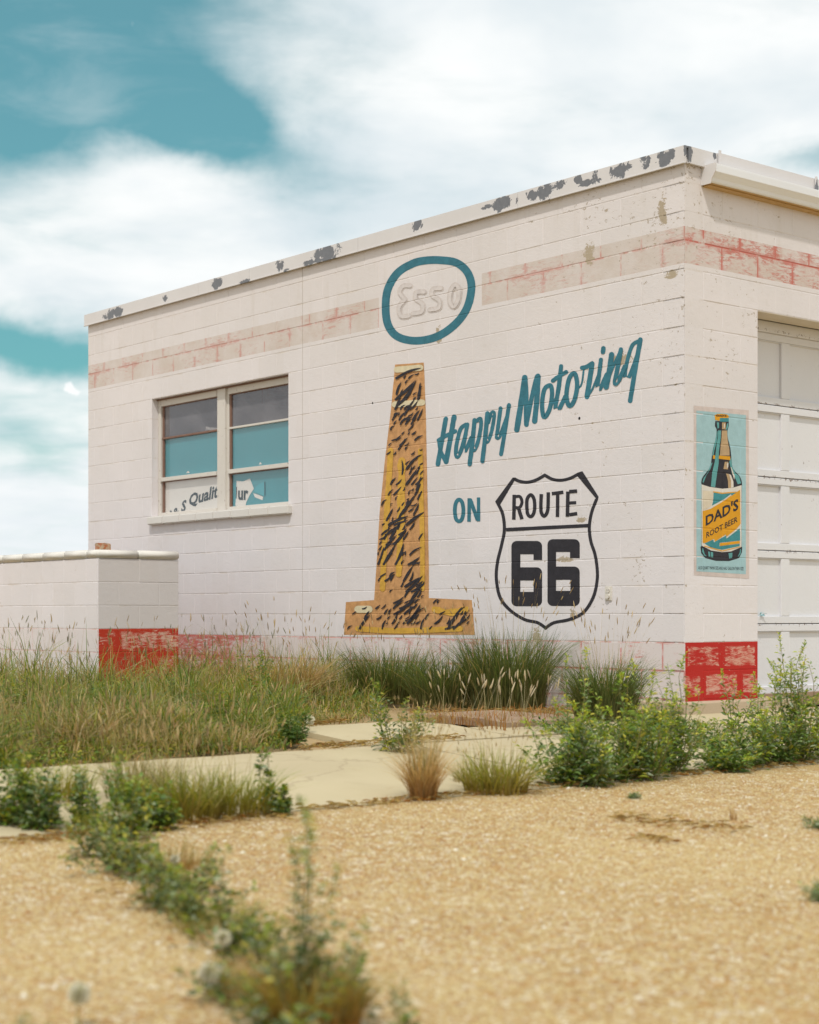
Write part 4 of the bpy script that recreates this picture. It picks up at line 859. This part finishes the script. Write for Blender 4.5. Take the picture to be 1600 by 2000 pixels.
# ------------------------------------------------------------------ vegetation
def pal(*c): return np.array(c, float)
G_DARK = pal((.065, .115, .025), (.09, .145, .03), (.13, .18, .05), (.05, .09, .022)); G_FRESH = pal((.19, .25, .022), (.26, .30, .03), (.12, .20, .02), (.36, .32, .04)); G_OLIVE = pal((.20, .19, .06), (.26, .22, .08), (.15, .16, .05))
DRY = pal((.52, .38, .18), (.60, .46, .25), (.42, .28, .12), (.36, .24, .11)); RUSTY = pal((.42, .20, .05), (.34, .15, .035)); G_BLUE = pal((.12, .175, .07), (.19, .24, .125), (.085, .135, .04), (.26, .30, .19))
def blades(P, h, lean, ang, wd, cb, ct, K=5, droop=.3, twist=True):
    """P (N,3) feet; h, lean, ang, wd (N); cb/ct base and tip colours (N,3) -> V, F, C"""
    N = len(P); t = np.linspace(0, 1, K); dv = np.stack([np.cos(ang), np.sin(ang)], 1)
    out_h = (lean*h)[:, None]*(t**1.7)[None]; up = h[:, None]*(t-droop*lean[:, None]*t**3)
    cx = P[:, 0:1]+dv[:, 0:1]*out_h; cy = P[:, 1:2]+dv[:, 1:2]*out_h; cz_ = P[:, 2:3]+up
    sa = ang+np.pi/2+(rng.uniform(-.9, .9, N) if twist else 0); sv = np.stack([np.cos(sa), np.sin(sa)], 1)
    wt = wd[:, None]*np.clip(1-t**2.2, .06, 1)[None]*.5
    L_ = np.stack([cx-sv[:, 0:1]*wt, cy-sv[:, 1:2]*wt, cz_], 2); R_ = np.stack([cx+sv[:, 0:1]*wt, cy+sv[:, 1:2]*wt, cz_+wt*.3], 2)
    V = np.concatenate([L_, R_], 1).reshape(-1, 3); C = (cb[:, None]*(1-t[None, :, None])+ct[:, None]*t[None, :, None]); C = np.concatenate([C, C], 1).reshape(-1, 3)
    k = np.arange(K-1); f = np.stack([k, k+1, K+k+1, K+k], 1); F = (f[None]+(np.arange(N)*2*K)[:, None, None]).reshape(-1, 4)
    tip = np.stack([cx[:, -1], cy[:, -1], cz_[:, -1]], 1); pre = np.stack([cx[:, -2], cy[:, -2], cz_[:, -2]], 1)
    return V, F, C, tip, (tip-pre)/np.maximum(1e-6, np.linalg.norm(tip-pre, axis=1))[:, None]
def spindles(tip, dr, ln, wd, col):
    """seed heads: six-vertex spindles along the stalk end"""
    N = len(tip); a_ = np.array([0, .3, .75, 1.0]); r_ = np.array([.25, 1, .75, .05]); s1 = np.cross(dr, np.array([.3, .8, .1])); s1 /= np.linalg.norm(s1, axis=1)[:, None]; s2 = np.cross(dr, s1)
    rows = []
    for k in range(4):
        c = tip+dr*(ln*(a_[k]-.15))[:, None]
        for (x, y_) in ((1, 0), (-.5, .87), (-.5, -.87)): rows.append(c+s1*(wd*r_[k]*x)[:, None]+s2*(wd*r_[k]*y_)[:, None])
    V = np.stack(rows, 1).reshape(-1, 3); f = []
    for k in range(3):
        for j in range(3): f.append((k*3+j, k*3+(j+1) % 3, (k+1)*3+(j+1) % 3, (k+1)*3+j))
    F = (np.array(f)[None]+(np.arange(N)*12)[:, None, None]).reshape(-1, 4); return V, F, np.repeat(col, 12, 0)
def joinm(lst):
    V, F, C, o_ = [], [], [], 0
    for v, f, c in lst: V.append(v); F.append(f+o_); C.append(c); o_ += len(v)
    return np.concatenate(V), np.concatenate(F), np.concatenate(C)
def pick(p, n): return p[rng.integers(0, len(p), n)]*rng.uniform(.8, 1.2, (n, 1))
def add_part(name, parent, vfc, mat):
    V, F, C = vfc; loc = np.array(parent.location); o = bpy.data.objects.new(name, np_mesh(name, V-loc, F, C)); o.data.materials.append(mat); COL.objects.link(o); o.parent = parent; return o
def tuft(name, px, py, n, H, R, label, cat, group, base=DRY, tip=G_DARK, lean=(.2, .9), wd=(.003, .007), stalks=0, sh=1.5, head=(.05, .004), headc=DRY, shlean=(.05, .4), headname='seed_heads', p=None):
    p = p or gp(px, py); t = tag(empty(name, tuple(p)), label, cat, group)
    def feet(m, r): a_ = rng.random(m)*6.28; q_ = r*np.sqrt(rng.random(m)); return np.stack([p.x+q_*np.cos(a_), p.y+q_*np.sin(a_), np.full(m, p.z-.005)], 1), a_
    P_, a_ = feet(n, R); h = H*rng.uniform(.45, 1.05, n); ln = rng.uniform(*lean, n)
    V, F, C, _, _ = blades(P_, h, ln, a_+rng.normal(0, .7, n), rng.uniform(*wd, n), pick(base, n)*.8, pick(tip, n)); add_part('blades', t, (V, F, C), M_GRASS)
    if stalks:
        P_, a_ = feet(stalks, R*.8); h = H*sh*rng.uniform(.7, 1.08, stalks)
        V, F, C, tp, dr = blades(P_, h, rng.uniform(*shlean, stalks), a_+rng.normal(0, .6, stalks), np.full(stalks, .0032), pick(G_OLIVE, stalks), pick(headc, stalks), 5, .12); add_part('stalks', t, (V, F, C), M_GRASS)
        add_part(headname, t, spindles(tp, dr, head[0]*rng.uniform(.7, 1.3, stalks), np.full(stalks, head[1]), pick(headc, stalks)), M_GRASS)
    return t
def leaf_arr(P, dr, nr, ln, wd, col):
    """pointed, slightly folded leaves: P base, dr axis, nr surface normal"""
    N = len(P); side = np.cross(dr, nr); side /= np.maximum(1e-6, np.linalg.norm(side, axis=1))[:, None]; n2 = np.cross(side, dr)
    spec = [(0, 0, 0), (.35, .5, .10), (.35, -.5, .10), (.42, 0, -.02), (.72, .34, .06), (.72, -.34, .06), (1, 0, -.10)]
    V = np.stack([P+dr*(ln*a_)[:, None]+side*(wd*b_)[:, None]+n2*(ln*c_)[:, None] for a_, b_, c_ in spec], 1).reshape(-1, 3)
    f = np.array([(0, 3, 1, 1), (0, 2, 3, 3), (3, 4, 1, 1), (3, 2, 5, 5), (3, 6, 4, 4), (3, 5, 6, 6)])[:, :3]
    F = (f[None]+(np.arange(N)*7)[:, None, None]).reshape(-1, 3); return V, F, np.repeat(col, 7, 0)
def weed(px, py, H, R, label, group, cat='weed', stems=9, leaves=26, lsize=(.018, .042), cols=None, top=G_FRESH, upright=.35, flower=None, dens=1.0, spike=True, lw=.42, p=None, name='leafy_weed'):
    cols = G_BLUE if cols is None else cols; p = p or gp(px, py); t = tag(empty(name, tuple(p)), label, cat, group)
    LP, LD, LN, LL, LC = [], [], [], [], []; SV, SF, SCo, so = [], [], [], 0
    for s_ in range(stems):
        a_ = rng.random()*6.28; r0 = R*.25*rng.random(); b_ = np.array([p.x+r0*math.cos(a_), p.y+r0*math.sin(a_), p.z-.005]); tall = rng.random(); h = H*(.38+.58*tall**1.15) if s_ > 1 else H*rng.uniform(.93, 1.02); out_ = R*rng.uniform(.2, 1.0)*(1.15-.55*tall)*(1-upright*.5)
        K = 7; ts = np.linspace(0, 1, K); wob_ = rng.normal(0, .03*H, (K, 2)); wob_[0] = 0
        pts = np.stack([b_[0]+math.cos(a_)*out_*ts**.8+wob_[:, 0]*ts, b_[1]+math.sin(a_)*out_*ts**.8+wob_[:, 1]*ts, b_[2]+h*ts**1.05], 1)
        rad = .0038*(1-ts*.75)*(H/.35)**.5; ring = []
        for (cx, cy) in ((1, 0), (-.5, .87), (-.5, -.87)): ring.append(pts+np.stack([rad*cx, rad*cy, rad*0], 1))
        SV.append(np.stack(ring, 1).reshape(-1, 3)); f = [(k*3+j, k*3+(j+1) % 3, (k+1)*3+(j+1) % 3, (k+1)*3+j) for k in range(K-1) for j in range(3)]; SF.append(np.array(f)+so); so += K*3
        SCo.append(np.tile(pick(G_OLIVE, 1), (K*3, 1)))
        m = int(leaves*2.1*dens*(.6+.6*h/H)); tt = rng.random(m)**.95*.98+.02; pos = np.stack([np.interp(tt, ts, pts[:, k]) for k in range(3)], 1)
        la = rng.random(m)*6.28; el = rng.uniform(-.3, .9, m); d = np.stack([np.cos(la)*np.cos(el), np.sin(la)*np.cos(el), np.sin(el)], 1); side_off = rng.random(m)[:, None]*d*(R*.34)*(1-tt[:, None]*.85); pos = pos+side_off
        nn = np.stack([rng.normal(0, .5, m), rng.normal(0, .5, m), np.ones(m)], 1); sz = rng.uniform(*lsize, m)*(1.15-.55*tt)
        c = pick(cols, m); up = (tt > .86)[:, None]; c = np.where(up, pick(top, m), c); LP.append(pos); LD.append(d); LN.append(nn); LL.append(sz); LC.append(c)
        if spike and s_ < max(3, stems//3):
            m = int(20*dens)+6; tt = rng.uniform(.80, 1.04, m); pos = pts[-1]+(pts[-1]-pts[-2])*((tt-1)*3.2)[:, None]; la = rng.random(m)*6.28; d = np.stack([np.cos(la)*.7, np.sin(la)*.7, np.full(m, .7)], 1)
            LP.append(pos); LD.append(d); LN.append(np.stack([rng.normal(0, .5, m), rng.normal(0, .5, m), np.ones(m)], 1)); LL.append(rng.uniform(.009, .018, m)*(H/.35)**.5); LC.append(pick(top, m)*1.15)
    P_, D_, N_, L_, C_ = (np.concatenate(x) for x in (LP, LD, LN, LL, LC))
    add_part('foliage', t, leaf_arr(P_, D_, N_, L_, L_*lw, C_), M_LEAF); add_part('stems', t, (np.concatenate(SV), np.concatenate(SF), np.concatenate(SCo)), M_STEM)
    if flower is not None:
        V, F, C = [], [], []; m = 5; i_ = rng.integers(0, len(P_), m); add_part('flowers', t, leaf_arr(np.repeat(P_[i_], 5, 0), rng.normal(0, 1, (m*5, 3))*.6, np.tile([0, 0, 1.], (m*5, 1)), np.full(m*5, .012), np.full(m*5, .008), np.tile(np.array([flower]), (m*5, 1))), M_LEAF)
    return t
def scale_at(px, py): return gp(px, py).y/FPX     # metres per photo pixel at that ground point

# grass meadow between the low wall, the painted wall and the slabs
def meadow():
    parts = []; pts = []
    def inside(x, y_):
        v = Vector((x, y_, 0)); d = (v-P0).dot(-_d1); u = (v-P0).dot(_d2); lw = (v-L0)
        if u > -.03: return False                     # behind the painted wall
        if lw.dot(_d1) > -.02 and lw.dot(_d2) > -.02 and lw.dot(_d2) < LWID+.02: return False
        return d < dC-.03
    n = 0; P_ = []; Hs = []
    while n < 23000:
        px = rng.uniform(-120, 740); py = 1300+200*rng.random()**.8; p = gp(px, py)
        lim = 1497-.072*px; 
        if px > 560: lim = min(lim, 1452-(px-560)*.12)
        if px > 585: lim = min(lim, 1412-(px-585)*.05)
        if py > lim+rng.normal(0, 3): continue
        if not inside(p.x, p.y): continue
        P_.append((p.x, p.y, p.z-.01)); n += 1; e_ = (lim-py); Hs.append(min(1.0, .38+e_/70.0))
    P_ = np.array(P_); Hs = np.array(Hs); N = len(P_)
    nz = np.sin(P_[:, 0]*2.1+P_[:, 1]*1.3)+np.sin(P_[:, 0]*5.3-P_[:, 1]*3.1)*.6+rng.normal(0, .5, N)
    dry = nz > 1.05; wallside = np.clip(1-(P_[:, 1]-11.5)*0, 0, 1); lump = .80+.48*np.sin(P_[:, 0]*3.7+1.0)*np.sin(P_[:, 1]*2.9)+.25*np.sin(P_[:, 0]*9.1+P_[:, 1]*6.3); far_ = np.clip((P_[:, 1]-10.5)/4, 0, 1); h = (.26+.12*far_)*Hs*lump*rng.uniform(.4, 1.3, N)*np.where(nz < -.6, 1.25, 1)
    sd_ = rng.random(N); tipc = np.where((dry | (sd_ < .10))[:, None], pick(DRY, N), np.where((rng.random(N) < .62)[:, None], pick(G_FRESH, N), pick(G_DARK, N)*1.6)); bc = np.where((rng.random(N) < .2)[:, None], pick(RUSTY, N), pick(np.concatenate([G_DARK, G_FRESH*.6]), N))
    V, F, C, _, _ = blades(P_, h, rng.uniform(.1, 1.5, N), rng.random(N)*6.28, rng.uniform(.004, .012, N), bc, tipc, 4); parts.append((V, F, C))
    # tall flowering stalks
    i_ = rng.choice(N, 900, replace=False); Q = P_[i_]; m = len(Q); hh = Hs[i_]*(.24+.45*rng.random(m)**2)
    cc = pick(np.concatenate([DRY, G_OLIVE]), m); V, F, C, tp, dr = blades(Q, hh, rng.uniform(.02, .35, m), rng.random(m)*6.28, np.full(m, .0035), pick(G_OLIVE, m), cc, 4, .1); parts.append((V, F, C)); parts.append(spindles(tp, dr, rng.uniform(.03, .07, m), rng.uniform(.0020, .0042, m), cc))
    # low broad leaves in between
    m = 9000; i_ = rng.choice(N, m); Q = P_[i_]+np.stack([rng.normal(0, .02, m), rng.normal(0, .02, m), rng.uniform(.01, .13, m)*Hs[i_]], 1); la = rng.random(m)*6.28; v3 = leaf_arr(Q, np.stack([np.cos(la), np.sin(la), rng.uniform(-.2, .6, m)], 1), np.stack([rng.normal(0, .4, m), rng.normal(0, .4, m), np.ones(m)], 1), rng.uniform(.012, .035, m), rng.uniform(.006, .014, m), pick(G_FRESH, m))
    V, F, C = joinm(parts); Vl, Fl, Cl = v3; Fq = np.concatenate([F, np.stack([Fl[:, 0], Fl[:, 1], Fl[:, 2], Fl[:, 2]], 1)+len(V)])
    tri = np.concatenate([F[:, [0, 1, 2]], F[:, [0, 2, 3]], Fl+len(V)]); return np_mesh('grass', np.concatenate([V, Vl]), tri, np.concatenate([C, Cl]))
tag(link('grass', meadow(), M_GRASS), 'rough green and straw coloured grass along the low wall and the painted wall', 'grass', kind='stuff')

# dry thatch and litter caught in the joints
def litter():
    P_ = []
    for (x0, y0, x1, y1, n, sp_) in [(590, 1462, 900, 1440, 500, 5), (590, 1585, 1350, 1512, 700, 5), (0, 1650, 560, 1592, 450, 8), (800, 1398, 1130, 1390, 900, 8), (600, 1418, 700, 1404, 200, 4), (1130, 1395, 1330, 1398, 400, 5), (150, 1690, 620, 1980, 130, 30), (1330, 1515, 1600, 1490, 300, 5), (1200, 1600, 1450, 1625, 160, 9), (1250, 1640, 1320, 1648, 60, 4)]:
        for _ in range(n): t = rng.random(); p = gp(x0+(x1-x0)*t+rng.normal(0, 4), y0+(y1-y0)*t+rng.normal(0, sp_)*.6, .006+rng.random()*.012); P_.append(tuple(p))
    P_ = np.array(P_); n = len(P_); la = rng.random(n)*6.28; d = np.stack([np.cos(la), np.sin(la), rng.uniform(-.1, .25, n)], 1)
    return np_mesh('litter', *leaf_arr(P_, d, np.tile([0, 0, 1.], (n, 1)), rng.uniform(.015, .06, n), rng.uniform(.0015, .005, n), pick(np.concatenate([DRY, DRY, RUSTY]), n)))
tag(link('dry_litter', litter(), M_GRASS), 'dry stalks and dead leaves lying in the joints between the slabs', 'plant litter', kind='stuff')

GB = 'bunch grasses against the painted wall'
tuft('bunch_grass', 760, 1372, 1300, .54, .28, 'wide dark green bunch grass under the ochre painted form', 'grass clump', GB, base=G_OLIVE*.9, tip=np.concatenate([G_DARK, G_DARK, G_DARK*1.5, DRY[:1]]), wd=(.003, .0085), stalks=26, sh=1.25)
tuft('bunch_grass', 872, 1380, 1200, .48, .25, 'dark green bunch grass between the ochre form and the shield', 'grass clump', GB, base=G_OLIVE*.9, tip=np.concatenate([G_DARK, G_DARK, G_DARK*1.5, DRY[:1]]), wd=(.003, .0085), stalks=26, sh=1.45)
tuft('bunch_grass', 992, 1382, 1900, .66, .28, 'tallest dark green bunch grass standing below the shield', 'grass clump', GB, base=G_OLIVE*.9, tip=np.concatenate([G_DARK, G_DARK, G_DARK*1.5, DRY[:1]]), wd=(.003, .0085), lean=(.1, .75), stalks=44, sh=1.4)
tuft('bunch_grass', 1182, 1404, 1200, .50, .20, 'dark green bunch grass below the wall outlet with tall seed stalks', 'grass clump', GB, base=G_OLIVE*.9, tip=np.concatenate([G_DARK, G_DARK, G_DARK*1.5, DRY[:1]]), wd=(.003, .0085), stalks=34, sh=1.45)
tuft('bunch_grass', 640, 1368, 1000, .42, .30, 'green bunch grass left of the ochre painted form', 'grass clump', GB, tip=np.concatenate([G_DARK, G_FRESH]), stalks=22, sh=1.5)
tuft('straw_grass', 560, 1378, 900, .52, .24, 'straw coloured bushy grass tuft below the control joint of the wall', 'grass clump', None, tip=DRY, base=RUSTY, lean=(.3, 1.2), stalks=20, sh=1.5)
GF = 'foxtail grasses with pale fuzzy heads'; FOX = pal((.62, .52, .36), (.55, .44, .28))
for (x_, y_, n_, lb) in [(905, 1412, 14, 'foxtail grass left of the brown slab with pale fuzzy heads'), (975, 1420, 16, 'foxtail grass in front of the brown slab with pale fuzzy heads'), (1045, 1408, 12, 'foxtail grass right of the brown slab with leaning pale heads')]:
    tuft('foxtail_grass', x_, y_, 80, .16, .22, lb, 'grass clump', GF, tip=RUSTY, base=RUSTY, stalks=n_, sh=1.9, head=(.062, .0062), headc=FOX, shlean=(.0, .38))
tuft('dry_grass', 826, 1562, 520, .34, .06, 'pale dry grass tuft with orange foot in the middle of the slab joint', 'grass clump', None, base=RUSTY, tip=pal((.66, .47, .25), (.58, .38, .17), (.70, .54, .32)), lean=(.05, 1.0), wd=(.0018, .0042), stalks=90, sh=1.3, head=(.02, .0018))
tuft('dry_grass', 968, 1548, 420, .25, .15, 'yellow green grass tuft between the dry tuft and the tall weeds', 'grass clump', None, base=RUSTY*.6+G_FRESH[:2]*.4, tip=np.concatenate([G_FRESH*1.2, G_OLIVE*1.4]), lean=(.1, 1.4), wd=(.003, .007), stalks=34, sh=1.4, head=(.03, .003))
tuft('dry_grass', 905, 1528, 120, .15, .05, 'thin tuft of fine stalks on the bare slab', 'grass clump', None, base=DRY, tip=G_OLIVE*1.3, lean=(.1, .9), wd=(.0012, .003), stalks=8, sh=1.3, head=(.03, .003))
# green weeds right along the joint
GR = 'tall green weeds along the slab joint'; WY = np.concatenate([G_BLUE, G_FRESH*.9, G_DARK*1.5])
for (x_, y_, top_, R_, lb, fl) in [(1092, 1532, 1420, .20, 'low blue-green weed at the left end of the tall weeds', None), (1150, 1535, 1380, .20, 'bushy green weed second from the left in the tall row', None), (1205, 1525, 1318, .19, 'tall green weed with yellow tip in front of the outlet', None),
        (1262, 1522, 1365, .20, 'dense green weed between two taller ones', None), (1305, 1508, 1300, .19, 'tallest green weed left of the red painted corner', None), (1120, 1470, 1290, .10, 'slender upright weed behind the left of the tall row', None),
        (1410, 1506, 1440, .16, 'low grey-green weed with a pale violet flower below the red corner', (.30, .28, .62)), (1455, 1498, 1395, .20, 'bushy weed before the garage door foot', None), (1512, 1492, 1330, .20, 'green weed with yellow spikes before the garage door', None), (1568, 1488, 1262, .20, 'tallest weed at the right edge with a yellow spike', None), (1625, 1484, 1360, .22, 'dense green weed cut by the right edge', None), (1278, 1440, 1385, .16, 'small weed by the footing behind the tall row', None), (1440, 1430, 1320, .10, 'thin weed with yellow tip beside the red corner', None)]:
    k = scale_at(x_, y_); weed(x_, y_, (y_-top_)*k*1.1, R_*1.3, lb, GR, stems=19 if R_ > .12 else 5, leaves=38 if R_ > .12 else 26, cols=[WY*1.2, np.concatenate([G_BLUE*1.4, WY]), np.concatenate([G_FRESH*1.15, WY*1.1])][int(x_) % 3], top=G_FRESH*1.5, flower=fl, lsize=(.016, .056), upright=.1, dens=.95, lw=.36)
weed(770, 1468, 140*scale_at(770, 1468), .22, 'young bright green shrub on the slab below the ochre painted form', None, 'shrub', 12, 30, (.02, .040), np.concatenate([G_FRESH*1.1, G_BLUE]), lw=.55, name='young_shrub')
weed(578, 1450, .20, .13, 'dark weed at the edge of the grass beside the dandelion', None, 'weed', 9, 34, cols=G_DARK*1.4)
# left row along the same joint
GL = 'weeds on the left part of the joint'
for (x_, y_, top_, R_, lb) in [(18, 1612, 1440, .16, 'bright green weed at the left edge of the joint'), (75, 1622, 1480, .15, 'green weed second from the left edge'), (155, 1612, 1490, .08, 'slender weed with sparse leaves on the left slab'), (240, 1640, 1470, .15, 'green weed at the crossing of the two joints'), (300, 1620, 1520, .15, 'blue-green weed right of the crossing of the joints'), (545, 1592, 1530, .09, 'dark low weed spreading at the middle of the joint'), (515, 1588, 1455, .035, 'single thin upright weed stem at the middle of the joint')]:
    k = scale_at(x_, y_); weed(x_, y_, (y_-top_)*k, R_, lb, GL, stems=13 if R_ > .1 else (6 if R_ > .05 else 2), leaves=32, cols=[np.concatenate([WY*1.2, G_FRESH]), np.concatenate([G_BLUE*1.4, WY])][int(x_) % 2], lsize=(.016, .046), lw=.55, spike=False)
tuft('joint_grass', 440, 1588, 420, .24, .20, 'green grass tuft in the joint left of the bare slab', 'grass clump', 'grass tufts in the left joint', base=RUSTY*.5+G_FRESH[:2]*.4, tip=G_FRESH*1.1, lean=(.1, 1.3), stalks=24, sh=1.5, wd=(.003, .007))
tuft('joint_grass', 350, 1598, 360, .28, .17, 'green grass tuft behind the blue-green weeds', 'grass clump', 'grass tufts in the left joint', base=RUSTY*.5+G_FRESH[:2]*.4, tip=np.concatenate([G_FRESH, G_OLIVE*1.2]), lean=(.1, 1.3), stalks=24, sh=1.5, wd=(.003, .007))
tuft('joint_grass', 270, 1560, 420, .26, .14, 'tall pale seeding grass rising from the left slab', 'grass clump', 'grass tufts in the left joint', base=G_OLIVE, tip=np.concatenate([DRY, G_OLIVE]), lean=(.1, .8), wd=(.002, .004), stalks=24, sh=1.6)
tuft('joint_grass', 110, 1560, 360, .20, .16, 'green grass tuft on the left slab behind the weeds', 'grass clump', 'grass tufts in the left joint', base=RUSTY*.5+G_FRESH[:2]*.4, tip=G_FRESH*1.1, lean=(.2, 1.1), wd=(.002, .005), stalks=8, sh=1.4)
tuft('joint_grass', 190, 1630, 260, .13, .12, 'short orange-green grass tuft at the left of the joint', 'grass clump', 'grass tufts in the left joint', base=RUSTY*.5+G_FRESH[:2]*.4, tip=G_FRESH*1.1, lean=(.2, .9), wd=(.002, .005))
# foreground crack running towards the camera
GC = 'weeds in the crack running to the camera'
for (x_, y_, top_, R_, st, lv, lb) in [(195, 1672, 1560, .13, 8, 28, 'loose green weed left of the start of the crack'), (365, 1745, 1650, .14, 8, 28, 'pale green weed right of the upper crack'), (500, 1880, 1790, .12, 7, 26, 'pale low weed between the crack and the tall spike'), (680, 1960, 1840, .07, 4, 22, 'small blurred weed right of the orange grass'), (470, 1960, 1850, .12, 7, 26, 'blurred grey-green weed left of the orange grass'), (235, 1700, 1600, .14, 8, 30, 'green weed where the crack starts'), (300, 1715, 1600, .14, 8, 30, 'upper grey-green weed of the crack'), (320, 1770, 1660, .13, 8, 30, 'grey-green weed in the middle of the crack'), (395, 1800, 1690, .14, 9, 32, 'wide low weed in the middle of the crack'),
        (450, 1830, 1640, .05, 2, 30, 'upright weed stem rising from the crack'), (440, 1860, 1760, .12, 7, 26, 'low green weed in the lower part of the crack'), (575, 1990, 1560, .085, 5, 60, 'tall blurred weed spike nearest the camera'), (620, 2010, 1800, .12, 6, 26, 'blurred weed beside the tall spike'), (540, 2040, 1880, .12, 6, 26, 'blurred low weed at the bottom of the frame'), (790, 2060, 1905, .03, 3, 20, 'small blurred sprig right of the orange grass'), (20, 2080, 1975, .10, 5, 20, 'blurred green leaves at the bottom left corner')]:
    k = scale_at(x_, y_); weed(x_, y_, (y_-top_)*k, R_*1.4 if R_ > .08 else R_*1.2, lb, GC, stems=int(st*1.25), leaves=int(lv*.8), upright=.0, cols=np.concatenate([G_BLUE*1.4, G_BLUE*.8, G_FRESH, G_OLIVE, G_OLIVE*.7]), lsize=(.013, .036), lw=.5, spike=False)
tuft('joint_grass', 600, 2010, 420, .20, .12, 'blurred orange and green grass tuft at the foot of the tall spike', 'grass clump', 'grass tufts in the crack', base=RUSTY, tip=pal((.30, .26, .05), (.22, .24, .05), (.42, .26, .06)), lean=(.2, .9), wd=(.003, .006))
tuft('joint_grass', 330, 1700, 260, .13, .14, 'yellowing grass tuft among the upper crack weeds', 'grass clump', 'grass tufts in the crack', base=RUSTY, tip=G_OLIVE*1.3, lean=(.2, 1.2), wd=(.002, .004))
tuft('joint_grass', 420, 1815, 260, .10, .13, 'olive grass tuft in the middle of the crack', 'grass clump', 'grass tufts in the crack', base=DRY, tip=G_FRESH, lean=(.2, 1.2), wd=(.002, .004))
tuft('joint_grass', 540, 1945, 300, .13, .13, 'straw and orange grass beside the tall spike', 'grass clump', 'grass tufts in the crack', base=RUSTY, tip=DRY, lean=(.2, 1.2), wd=(.002, .005))
tuft('joint_grass', 500, 1930, 120, .08, .08, 'short blurred grass in the crack', 'grass clump', 'grass tufts in the crack', base=RUSTY*.5+G_FRESH[:2]*.4, tip=np.concatenate([G_FRESH, G_OLIVE*1.2]), lean=(.2, .9), wd=(.002, .004))
weed(1600, 1618, .05, .12, 'low green mat on the lot at the right edge', None, 'weed', 12, 22, (.010, .022), G_BLUE*1.1, spike=False, name='ground_mat'); weed(1610, 1760, .07, .09, 'grey-green mat plant on the lot low at the right edge', None, 'weed', 10, 26, (.010, .022), G_BLUE*1.3, spike=False, name='ground_mat')
tuft('sprig', 1432, 1602, 22, .09, .012, 'tiny dry sprig standing alone on the lot', 'grass clump', None, base=RUSTY, tip=DRY, lean=(.05, .5), wd=(.0015, .003)); weed(1240, 1560, .03, .08, 'tiny flat weed on the lot below the tall row', None, 'weed', 8, 14, (.008, .018), G_BLUE, spike=False, name='ground_mat')
for (x_, y_, top_, lb) in [(1095, 1428, 1392, 'low green weed by the right end of the brown slab'), (1160, 1442, 1400, 'low weed behind the tall row left of its middle'), (1225, 1446, 1398, 'low weed behind the middle of the tall row'), (1335, 1432, 1395, 'low weed before the footing left of the red corner'), (1385, 1462, 1408, 'low weed between the two halves of the tall row'), (1500, 1440, 1390, 'low weed behind the right half of the tall row')]:
    k = scale_at(x_, y_); weed(x_, y_, (y_-top_)*k, .26, lb, 'low weeds between the footing and the tall row', stems=14, leaves=20, cols=np.concatenate([G_BLUE*1.2, G_FRESH*.9, G_DARK]), lsize=(.016, .04), lw=.4, upright=0, spike=False)
GM = 'leafy weeds standing in the left meadow'
for (x_, y_, top_, R_, lb) in [(30, 1420, 1318, .20, 'bright leafy weed below the low wall at the left edge'), (120, 1405, 1335, .18, 'low leafy weed before the long side of the low wall'), (232, 1400, 1318, .14, 'leafy weed before the red end of the low wall'), (345, 1390, 1275, .18, 'leafy weed at the right corner of the low wall'), (505, 1400, 1262, .20, 'leafy weed below the right end of the window'), (420, 1425, 1340, .18, 'broad leafy weed in the middle of the meadow')]:
    k = scale_at(x_, y_); weed(x_, y_, (y_-top_)*k, R_, lb, GM, stems=14, leaves=26, cols=np.concatenate([G_FRESH*1.1, G_DARK*1.5]), lsize=(.016, .05), lw=.38, upright=.2, spike=False)
for (x_, y_, lb) in [(225, 1462, 'pale dry grass at the lower edge of the meadow under the red wall end'), (330, 1462, 'pale dry grass at the lower edge of the meadow right of the red wall end'), (440, 1455, 'pale dry grass at the lower edge of the meadow below the window'), (640, 1408, 'dry straw left on the slab edge beside the dandelion'), (830, 1408, 'dry straw at the upper edge of the slabs')]:
    tuft('straw_grass', x_, y_, 200, .19 if x_ < 600 else .08, .20, lb, 'grass clump', 'straw coloured tufts at the meadow edge', base=DRY, tip=DRY*1.05, lean=(.3, 1.3), wd=(.002, .005), stalks=16, sh=1.3)
# dandelion clocks
def clock(px, py, hpx, r, label):
    p = gp(px, py); h = hpx*p.y/FPX; t = tag(empty('dandelion', tuple(p)), label, 'dandelion', 'dandelion seed heads'); P_ = np.array([[p.x, p.y, p.z]])
    V, F, C, tp, dr = blades(P_, np.array([h]), np.array([.1]), np.array([1.]), np.array([.004]), pick(G_OLIVE, 1), pick(G_OLIVE, 1)); add_part('stem', t, (V, F, C), M_STEM)
    n = 130; c = tp[0]; v = rng.normal(0, 1, (n, 3)); v /= np.linalg.norm(v, axis=1)[:, None]; P2 = c+v*r*.15
    sd_ = np.cross(v, [.2, .3, .9]); a_ = leaf_arr(P2, v*.9+sd_*.15, sd_, np.full(n, r), np.full(n, r*.45), np.full((n, 3), .66)*np.array([1, .94, .82])); add_part('seed_head', t, a_, M_LEAF)
clock(604, 1432, 26, .030, 'dandelion clock at the edge of the grass beside the bare slab'); clock(150, 2010, 70, .026, 'large blurred dandelion clock at the bottom left'); clock(432, 1890, 58, .022, 'blurred dandelion clock over the lower crack'); clock(338, 1735, 58, .016, 'small dandelion clock over the upper crack'); clock(405, 1960, 60, .028, 'blurred dandelion clock left of the orange grass')
